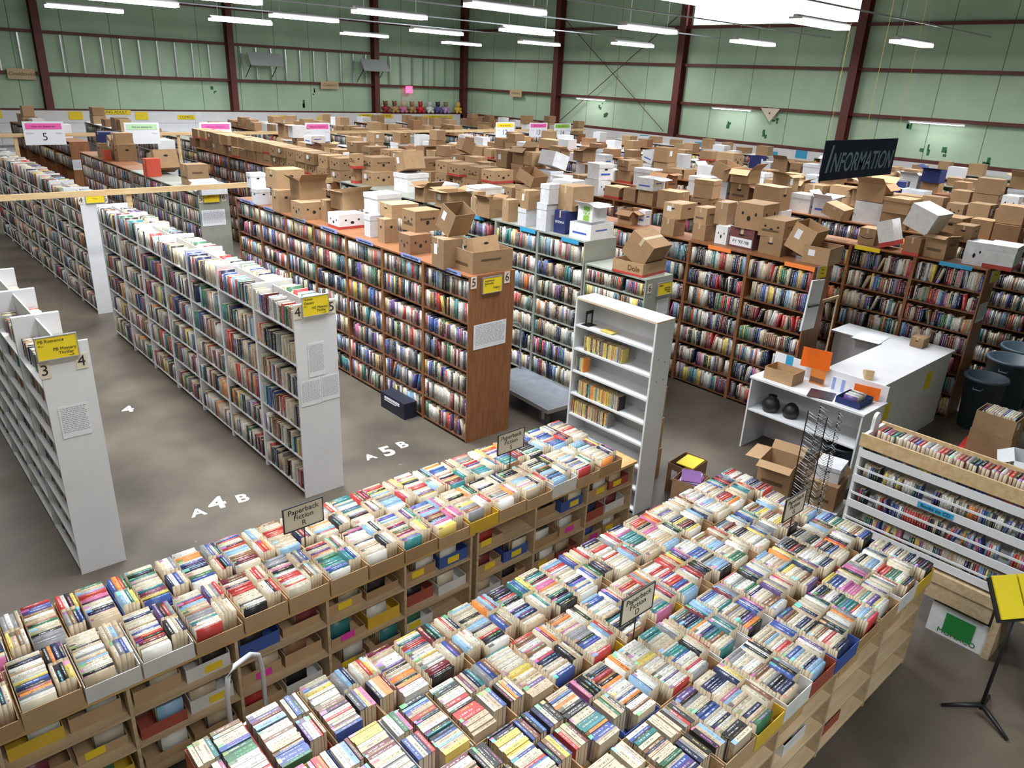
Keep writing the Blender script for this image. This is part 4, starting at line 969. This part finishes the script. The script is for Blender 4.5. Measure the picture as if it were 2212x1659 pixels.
vintage(4.85, 5.4, 1.68, 'upper row'); vintage(5.38, 5.5, 1.41, 'short row'); vintage(4.82, 5.45, 1.13, 'middle row'); vintage(4.95, 5.5, .87, 'lower row')
e = empty('bookend', (6.13, 5.42, 1.961)); tag(e, 'black metal bookend on the top shelf of the empty white bookcase', 'bookend')
m_ = MB(); m_.box(-.07, .07, -.06, .06, 0, .003); m_.obj('base', M['black'], e)
m_ = MB(); m_.box(-.06, -.035, -.0015, .0015, .003, .15).box(.035, .06, -.0015, .0015, .003, .15).box(-.06, .06, -.0015, .0015, .13, .17); m_.obj('upright', M['black'], e)
rec = ((6.06, 5.1, 1.972), (0, 1, 0), (0, 0, 1), (-1, 0, 0), .17, .016, .11, 12, .3, None)
single_book(((6.06, 5.1, 1.971), (0, 1, 0), (0, 0, -1), (-1, 0, 0), .17, .016, .11, 12, .3, None), 'vintage_paperback', 'yellow paperback lying flat on the top shelf of the empty white bookcase', 'book', None)

# ---------------------------------------------------------------- flatbed cart
e = empty('flatbed_cart', (7.22, 7.35, 0), math.radians(-4)); tag(e, 'grey flatbed cart with tall tube handle in aisle six', 'cart')
MB().box(-.36, .36, -.75, .75, .27, .285).obj('deck', M['deck'], e)
m_ = MB(); m_.box(-.38, .38, -.77, -.75, .235, .292).box(-.38, .38, .75, .77, .235, .292).box(-.38, -.36, -.75, .75, .235, .292).box(.36, .38, -.75, .75, .235, .292).obj('deck_frame', M['steel'], e)
MB().tube([(-.3, .72, .285), (-.3, .74, .95), (-.27, .75, 1.02), (-.2, .75, 1.05), (.2, .75, 1.05), (.27, .75, 1.02), (.3, .74, .95), (.3, .72, .285)], .016).obj('handle', M['steel'], e, smooth=True)
for sx in (-.28, .28):
    for sy in (-.6, .6):
        MB().box(sx - .035, sx - .028, sy - .03, sy + .03, .08, .235).box(sx + .028, sx + .035, sy - .03, sy + .03, .08, .235).box(sx - .035, sx + .035, sy - .04, sy + .04, .225, .234).obj('caster_fork', M['steel'], e)
        MB().tube([(sx - .02, sy, .1), (sx + .02, sy, .1)], .1, 20).obj('wheel', M['rubber'], bpy.data.objects[[o for o in e.children if o.name.startswith('caster_fork')][-1].name])

# hand truck between the tables
e = empty('hand_truck', (1.33, 3.82, 0), .3); tag(e, 'pale grey tube hand truck standing between the two tables', 'hand truck')
MB().tube([(-.14, 0, .12), (-.14, .0, .85), (-.12, .0, .98), (-.06, 0, 1.03), (.06, 0, 1.03), (.12, 0, .98), (.14, 0, .85), (.14, 0, .12)], .016, 10).obj('handle', prin('pale_enamel', (.5, .52, .53), .35), e, smooth=True)
MB().box(-.14, .14, -.01, .01, .5, .53).box(-.14, .14, -.01, .01, .2, .23).obj('crossbar', M['steel'], e)
MB().box(-.18, .18, -.2, .0, .0, .01).obj('toe_plate', M['steel'], e)
for s in (-1, 1): MB().tube([(s * .17, .06, .1), (s * .21, .06, .1)], .1, 18).obj('wheel', M['rubber'], e)
MB().tube([(-.21, .06, .1), (.21, .06, .1)], .012).box(-.15, -.13, 0, .06, .09, .12).box(.13, .15, 0, .06, .09, .12).obj('axle', M['steel'], e)

# ---------------------------------------------------------------- information counter
e = empty('low_counter', (8.87, 3.92, 0)); tag(e, 'open-fronted white counter with shelf under the orange signs', 'counter')
Lc = 1.5
bx('side_panel', (.6, .02, 1.0), M['white'], e, (0, -Lc / 2 + .01, 0)); bx('side_panel', (.6, .02, 1.0), M['white'], e, (0, Lc / 2 - .01, 0))
bx('back_panel', (.02, Lc - .042, 1.0), M['white'], e, (.289, 0, 0)); bx('shelf', (.57, Lc - .042, .02), M['white'], e, (-.008, 0, .55)); bx('counter_top', (.63, Lc + .03, .025), M['white'], e, (0, 0, 1.0))
bx('backsplash', (.02, Lc, .2), M['white'], e, (.3, 0, 1.026))
e = empty('high_counter', (10.52, 3.72, 0)); tag(e, 'long white counter running back from the low counter', 'counter')
bx('front_panel', (2.5, .02, 1.1), M['white'], e, (0, -.36, 0)); bx('end_panel', (.02, .68, 1.1), M['white'], e, (1.24, 0, 0)); bx('end_panel', (.02, .68, 1.1), M['white'], e, (-1.24, 0, 0)); bx('counter_top', (2.6, .78, .025), M['white'], e, (0, 0, 1.1))
bx('return_top', (.6, .8, .025), M['white'], e, (.95, .79, 1.1)); bx('return_leg', (.02, .7, 1.1), M['white'], e, (.7, .79, 0))
for x_, z_, l in ((9.75, .68, 'yellow notice low on the white counter front'), (11.05, .82, 'yellow notice high on the white counter front')): sign('counter_notice', l, 'notice', (x_, 3.345, z_), (.22, .26), '-Y', M['yellow'], [('-----', .03, 0, .05, M['ink']), ('------', .03, 0, 0, M['ink'])], thick=.002)
for i, (x_, y_, z_, a, b) in enumerate([(9.08, 4.1, 1.33, .36, .26), (9.05, 3.38, 1.12, .3, .16)]):
    ee = sign('orange_card', ('large bright orange sign standing on the counter', 'smaller bright orange sign behind the tray of books')[i], 'sign', (x_, y_, z_), (a, b), '-X', prin('bright_orange', (.95, .17, .01), .5)); ee.rotation_euler[2] += .25
    MB().box(-.01, .01, .006, .03, -(z_ - 1.026), 0).obj('stand', M['steel'], ee)
ee = sign('postcard', 'orange sunset postcard propped on the counter', 'card', (9.0, 4.0, 1.13), (.2, .2), '-X', prin('sunset', (.65, .2, .03), .5)); MB().box(-.09, .09, -.002, 0, -.08, -.01).obj('picture', M['brownshelf'], ee)
ee = sign('leaflet', 'blue and white striped leaflet propped on the counter', 'leaflet', (9.0, 3.72, 1.12), (.18, .18), '-X', M['paper']); MB().box(-.08, -.04, -.002, 0, -.08, .08).box(.04, .08, -.002, 0, -.08, .08).obj('stripe', lil, ee)
ee = sign('leaflet', 'pale poster with red and blue print at the counter corner', 'leaflet', (9.02, 4.5, 1.16), (.26, .26), '-X', M['paper']); MB().box(.03, .13, -.002, 0, -.13, .13).box(-.12, .02, -.002, 0, -.11, -.08).obj('print', cy, ee)
carton(8.8, 4.35, 1.027, .4, .3, .16, 't', 'k1', PI / 2, 'small open brown carton on the low white counter')
carton(8.83, 3.42, 1.027, .36, .3, .08, 't', 'navy', 0, 'shallow blue tray of books on the counter corner')
for k in range(8): TB.add((8.72 + k * .03, 3.42, 1.14), (0, 1, 0), (-1, 0, 0), (0, 0, 1), .17, .024, .1, R.choices(range(len(PAL)), WT)[0])
sign('record_sleeve', 'dark picture sleeve lying flat on the counter', 'print', (8.72, 3.78, 1.034), (.3, .3), '-X', prin('dark_print', (.03, .02, .03), .3)).rotation_euler = (-PI / 2, 0, .3)
e = empty('pouch', (8.75, 4.42, .571)); tag(e, 'black drawstring pouch on the counter shelf', 'bag')
MB().lathe([(.001, 0), (.1, .01), (.12, .08), (.09, .16), (.05, .2), (.06, .22), (.001, .21)], 14).obj('pouch', M['black'], e, smooth=True)
e = empty('pouch', (8.78, 4.15, .571)); tag(e, 'second black pouch nearer the middle of the counter shelf', 'bag')
MB().lathe([(.001, 0), (.09, .01), (.11, .08), (.08, .15), (.04, .19), (.001, .19)], 14).obj('pouch_body', M['black'], e, smooth=True)
e = empty('storage_tub', (8.83, 3.44, 0.0)); tag(e, 'blue-grey plastic tub under the counter shelf', 'tub')
MB().lathe([(.001, .003), (.17, .003), (.21, .44), (.23, .44), (.23, .46), (.2, .46), (.16, .02), (.001, .02)], 24).obj('tub_body', M['bin'], e, smooth=True)
e = empty('tape_dispenser', (9.6, 3.62, 1.126), .5); tag(e, 'wedge-shaped wooden card holder on the counter', 'holder')
MB().prism([(-.15, 0), (.15, 0), (.15, .03), (-.12, .13), (-.15, .13)], -.05, .05).obj('wedge', M['pine'], e); 
MB().box(-.12, .12, -.04, .04, 0, .004).obj('pink_label', M['pinkc'], e, (.0, 0, .082), (0, .36, 0))
sign('paper_pad', 'large white paper pad on the far counter', 'paper', (11.3, 4.35, 1.134), (.5, .4), '-Y', M['paper']).rotation_euler = (-PI / 2, 0, .1)
carton(11.55, 3.75, 1.126, .22, .18, .14, 'c', 'k1', 0, 'small tan box at the end of the high counter')
e = empty('whiteboard', (9.1, 4.3, 2.0), 0); tag(e, 'white board leaning out from the brown bookcase end', 'board'); 
MB().box(-.3, .3, -.01, .01, -.32, .32).obj('board', M['white'], e, rot=(0, .15, .2)); MB().box(.28, .72, .0, .02, -.02, .02).obj('arm', M['pine'], e); MB().box(-.25, .25, -.03, -.01, -.02, .0).obj('pen_ledge', M['black'], e, rot=(0, .15, .2))
MB().tube([(.7, .3, -2), (.7, .02, -2), (.7, .01, .0)], .012, 6).obj('post', M['pine'], e)

# cartons on the floor in front of the counter
carton(7.95, 3.75, 0, .42, .4, .40, 'o', 'k1', .2, 'large open brown carton with raised flaps on the floor by the counter', name='floor_carton')
carton(8.25, 3.35, 0, .36, .34, .44, 'o', 'k2', .1, 'open brown carton against the low counter', name='floor_carton')
carton(7.55, 3.0, .3, .36, .32, .3, 'c', 'k2', .15, 'brown carton under the white box behind the wire rack', name='floor_carton')
carton(7.55, 3.0, 0, .4, .4, .3, 'f', 'w', .15, 'white carton at the bottom of the stack behind the wire rack', name='floor_carton')
carton(7.6, 3.02, .6, .3, .26, .17, 'c', 'w', .2, 'small white carton topping the stack behind the wire rack', name='floor_carton')
carton(8.0, 2.55, 0, .4, .36, .5, 'o', 'k1', -.1, 'open brown carton beside the white media rack', name='floor_carton')
carton(6.62, 4.12, 0, .34, .3, .42, 't', 'k1', .2, 'brown carton of magazines behind the white bookcase', name='floor_carton'); carton(6.98, 4.42, 0, .4, .3, .38, 't', 'k3', .1, 'dark carton with yellow folder behind the white bookcase', name='floor_carton')
for k in range(5):
    tag(MB().box(-.14, .14, -.11, .11, 0, .012).obj('magazine', M['paint'], None, (6.62, 4.12, .42 + .0125 * k - .045), (0, 0, .2 + .1 * k), color=((.3, .05, .3), (.6, .1, .3), (.1, .1, .4), (.7, .7, .7), (.2, .06, .3))[k]), f'{("plum", "pink", "blue", "pale", "purple")[k]} magazine, {nth(k + 1)} up in the carton behind the white bookcase', 'magazine')
tag(MB().box(-.15, .15, -.11, .11, 0, .012).obj('folder', M['yellow'], None, (7.0, 4.4, .37), (0, 0, .15)), 'yellow folder lying in the dark carton', 'folder')
for k in range(3): carton(6.75, 5.0 + .02 * k, .4 * k, .45, .4, .395, 'c', 'k1', .05, f'{("lowest", "middle", "top")[k]} brown carton stacked behind the white bookcase', name='floor_carton')

# wire rack
e = empty('wire_rack', (7.02, 2.98, 0)); tag(e, 'black wire literature rack with close loops standing by the wide table', 'rack')
m_ = MB()
for a, b in ((-.13, -.1), (.13, -.1), (-.13, .1), (.13, .1)): m_.tube([(a, b, 0), (a, b, 1.55)], .006, 5)
m_.obj('frame', M['wire'], e)
for k in range(48): 
    z = .1 + k * .03
    MB().tube([(-.12, -.1, z + .03), (-.12, -.15, z), (.12, -.15, z), (.12, -.1, z + .03)], .003, 4).tube([(-.12, .1, z + .03), (-.12, .0, z), (.12, .0, z), (.12, .1, z + .03)], .0035, 4).obj('wire_pocket', M['steel'] if k % 3 else M['wire'], e)
# bins
def bin_(x, y, lab, h=.82, r=.29):
    ee = empty('trash_bin', (x, y, 0)); tag(ee, lab, 'bin', None)
    MB().lathe([(.001, .004), (r * .78, .004), (r, h - .04), (r + .025, h - .04), (r + .025, h), (r - .015, h), (r * .76, .02), (.001, .02)], 28).obj('bin_body', M['bin'], ee, smooth=True)
    for s in (-1, 1): MB().tube([(s * (r + .01), -.06, h - .12), (s * (r + .05), -.05, h - .14), (s * (r + .05), .05, h - .14), (s * (r + .01), .06, h - .12)], .012, 6).obj('handle', M['bin'], ee)
bin_(12.05, 2.9, 'dark trash bin beside the end of the high counter', .8, .27); bin_(12.95, 2.85, 'open blue-grey trash bin in front of the last bookcases', .9, .33); bin_(13.75, 2.9, 'trash bin half hidden behind the open one', .9, .33)
# stack with red tray
e = empty('hand_cart', (10.95, 2.35, 0), .1); tag(e, 'low red wheeled dolly under the stacked fruit cartons', 'dolly')
MB().box(-.35, .35, -.35, .35, .1, .14).obj('deck', prin('red_enamel', (.55, .02, .02), .4), e)
for a in (-.25, .25):
    for b in (-.25, .25): MB().tube([(a - .02, b, .05), (a + .02, b, .05)], .05, 12).obj('wheel', M['rubber'], e)
carton(10.95, 2.35, .141, .5, .4, .32, 'h', 'k1', PI / 2, 'fruit carton on the red dolly, lower one', name='floor_carton'); carton(10.95, 2.35, .462, .48, .4, .26, 't', 'k1', PI / 2, 'fruit carton on the red dolly, upper one filled with books', name='floor_carton')
carton(10.3, 1.75, 0, .45, .4, .5, 'o', 'w', .3, 'white carton behind the media rack', name='floor_carton')
for k in range(14): TB.add((10.95 + R.uniform(-.02, .02), 2.15 + k * .028, .74), (1, 0, 0), (0, 1, 0), (0, 0, 1), .34, .025, .2, R.choices(range(len(PAL)), WT)[0])

# ---------------------------------------------------------------- media rack (white slatted) on a wooden stand
e = empty('media_rack', (6.9, 1.0, 0)); tag(e, 'white slatted double-sided media rack with pine top board marked Books on CD', 'rack')
Y0r, Y1r = -1.9, 1.43
for y_ in (Y1r, -.0 - .12, Y0r): bx('upright', (.42, .03, .98), M['white'], e, (0, y_, .62))
m_ = MB(); pts = [(-.06, 1.6), (-.06, 1.72)] + [(-.06 + .06 - .06 * math.cos(t), 1.72 + .05 * math.sin(t)) for t in np.linspace(0, PI, 8)] + [(.06, 1.6)]
m_.prism(pts, Y1r - .015, Y1r + .015).obj('finial', M['white'], e)
for s in (-1, 1): MB().box(s * .215 - .01, s * .215 + .01, Y0r, Y1r + .02, 1.49, 1.615).obj('top_board', M['pine'], e)
for k, z in enumerate((1.395, 1.13, .865, .64)):
    for s in (-1, 1):
        MB().box(min(s * .2, s * .02), max(s * .2, s * .02), Y0r, Y1r, z - .02, z).obj('shelf', M['white'], e)
        MB().box(s * .215 - .006, s * .215 + .006, Y0r, Y1r, z - .01, z + .065).obj('slat', M['white'], e)
        if z > .7: MB().box(s * .215 - .005, s * .215 + .005, Y0r, Y1r, z - .135, z - .115).obj('slat', M['white'], e)
MB().box(-.19, .19, Y0r, Y1r, 1.47, 1.49).obj('shelf', M['white'], e)
sign('rack_strip', 'blue tape strip lettered Books on CD', 'label strip', (6.676, 1.69, 1.155), (.3, .055), '-X', cy, [('Books on CD', .045, 0, 0, M['ink'])], thick=.002)
for z, ya, yb_ in [(z_, *q_) for z_ in (1.132, .867, .642, 1.397) for q_ in ((-.86, .855), (.905, 2.38))]: fill_shelf(6.71, ya, yb_, z, .1 if z > 1.3 else .19 if z < .8 else .24, -1, [12, 6, 3, 10, 4, 10, 6, 5, 16, 5, 5, 3, 6, 4, 5, 5, 3], ('media rack', 0, int(z * 10)), xdepth=.17, small=z < 1.3)
for k in range(95):
    if 46 < k < 53: continue
    TB.add((6.9 + R.uniform(-.02, .02), -.75 + k * .033, 1.63), (1, 0, 0), (0, 1, 0), (0, 0, 1), .17, .028, .13, R.choices(range(len(PAL)), [20, 4, 2, 18, 8, 3, 2, 6, 16, 3, 1, 3, 1, 1, 1, 5, 2])[0])
e = empty('wooden_stand', (6.95, 1.0, 0)); tag(e, 'brown wooden bench stand under the white media rack', 'stand')
MB().box(-.3, .3, Y0r, Y1r + .02, .5, .6).obj('bench_top', M['ply'], e)
for y_ in (Y0r + .1, .0, Y1r - .05): MB().box(-.28, .28, y_ - .03, y_ + .03, 0, .5).obj('leg', M['ply'], e)
MB().box(-.29, -.27, .05, Y1r - .1, .34, .5).obj('apron', M['ply'], e)
e = carton(6.9, 1.25, 0, .5, .42, .3, 't', 'w', PI / 2, 'white and green fruit tray on the floor under the wooden stand', name='floor_carton')
MB().box(-.12, .12, -.005, 0, -.1, .1).obj('printed_mark', M['paint'], e, (.0, .214, .15), color=(.02, .25, .05))
link('lettering', text_mesh('MONACO', .07, prin('green_ink', (.03, .15, .04), .6)), e, (0, .212, .05), (PI / 2, 0, PI))

# ---------------------------------------------------------------- music stand
e = empty('music_stand', (5.93, .80, 0)); tag(e, 'black music stand holding yellow booklets in the aisle', 'stand')
MB().tube([(0, 0, .06), (0, 0, 1.05)], .014).obj('pole', M['black'], e, smooth=True)
for a in (.6, 2.7, 4.8): MB().tube([(0, 0, .1), (.14 * math.cos(a), .14 * math.sin(a), .06), (.27 * math.cos(a), .27 * math.sin(a), .015)], [.022, .018, .013], 8).obj('leg', M['black'], e, smooth=True)
e.rotation_euler[2] = math.radians(-32)
MB().box(-.24, .24, -.16, .16, -.012, 0).obj('desk', M['black'], e, (0, 0, 1.13), (math.radians(52), 0, 0)); MB().box(-.24, .24, -.16, -.15, 0, .03).obj('desk_lip', M['black'], e, (0, 0, 1.13), (math.radians(52), 0, 0))
for k, (dx, c_, lab) in enumerate([(-.107, M['yellow'], 'yellow booklet nearer the aisle on the music stand'), (.107, M['yellow'], 'yellow booklet beside the first on the music stand')]):
    o = MB().box(-.1, .1, -.14, .17, .001, .016).obj('booklet', c_); tag(o, lab, 'booklet')
    o.matrix_world = Matrix.Translation((5.93, .80, 1.13)) @ Matrix.Rotation(math.radians(-32), 4, 'Z') @ Matrix.Rotation(math.radians(52), 4, 'X') @ Matrix.Translation((dx, 0, .002 * k))
e = empty('storage_bin', (6.36, .40, 0)); tag(e, 'dark blue rounded bin at the picture corner', 'bin')
MB().lathe([(.001, .004), (.19, .004), (.23, .6), (.25, .6), (.25, .63), (.22, .63), (.001, .03)], 24).obj('bin_body', prin('dark_blue_plastic', (.01, .018, .05), .5), e, smooth=True)
# dark case on the bottom shelf of the brown bookcase
e = empty('storage_case', (5.48, 8.32, .0)); tag(e, 'dark blue case jutting from the bottom of the brown bookcase', 'case')
MB().box(-.1, .11, -.3, .3, .0, .24).obj('case_body', prin('case_navy', (.012, .014, .03), .5), e); MB().box(-.104, -.1, -.18, .2, .16, .2).box(-.104, -.1, -.1, .2, .14, .17).obj('label_plate', M['paper'], e)

# ---------------------------------------------------------------- emit the books
def emit():
    n1 = 0
    cand = [r for r in TB.r if r[9] and r[9][0][0] in ('L', 'D') and seen(r[0])]
    cand.sort(key=lambda r: (Vector(r[0]) - camP).length)
    pick = set(id(r) for r in cand[:298]); names = {'L': 'long table', 'D': 'wide table'}
    for r in TB.r:
        if id(r) in pick:
            (t, ri, k), ms, j = r[9]
            single_book(r, 'paperback_book', f'{PAL[r[7]][2]} paperback, {nth(j)} {"spine of the main stack" if ms == "m" else "in the side stack"}, {names[t]} row {("one", "two", "three", "four")[ri]} tray {nth(k)}', 'book', f'paperbacks in the {names[t]} trays')
    TB.mass('tray_paperbacks', [r for r in TB.r if id(r) not in pick], 'remaining paperbacks packed spine up in the trays', 'books')
    cand = [r for r in SB.r if r[9] and '+' not in r[9][0][0] and 'media' not in r[9][0][0] and 'bookcase' in r[9][0][0] and seen(r[0])]
    cand.sort(key=lambda r: (Vector(r[0]) - camP).length - (1.2 if r[9][0][0].startswith('white bookcase four') else 0))
    pick = set(id(r) for r in cand[:298])
    for r in SB.r:
        if id(r) in pick:
            (t, i, j), k = r[9]
            single_book(r, 'shelved_book', f'{PAL[r[7]][2]} book, {nth(j + 1)} shelf up, {nth(k)} along, {nth(i + 1)} unit of the {t}', 'book', 'books shelved on the ' + t)
    SB.mass('shelved_books', [r for r in SB.r if id(r) not in pick], 'remaining books standing in rows on all the bookcases', 'books')
emit()
bpy.context.view_layer.update()
print('cartons', NCART[0], 'table books', len(TB.r), 'shelf books', len(SB.r), 'objects', len(bpy.data.objects))
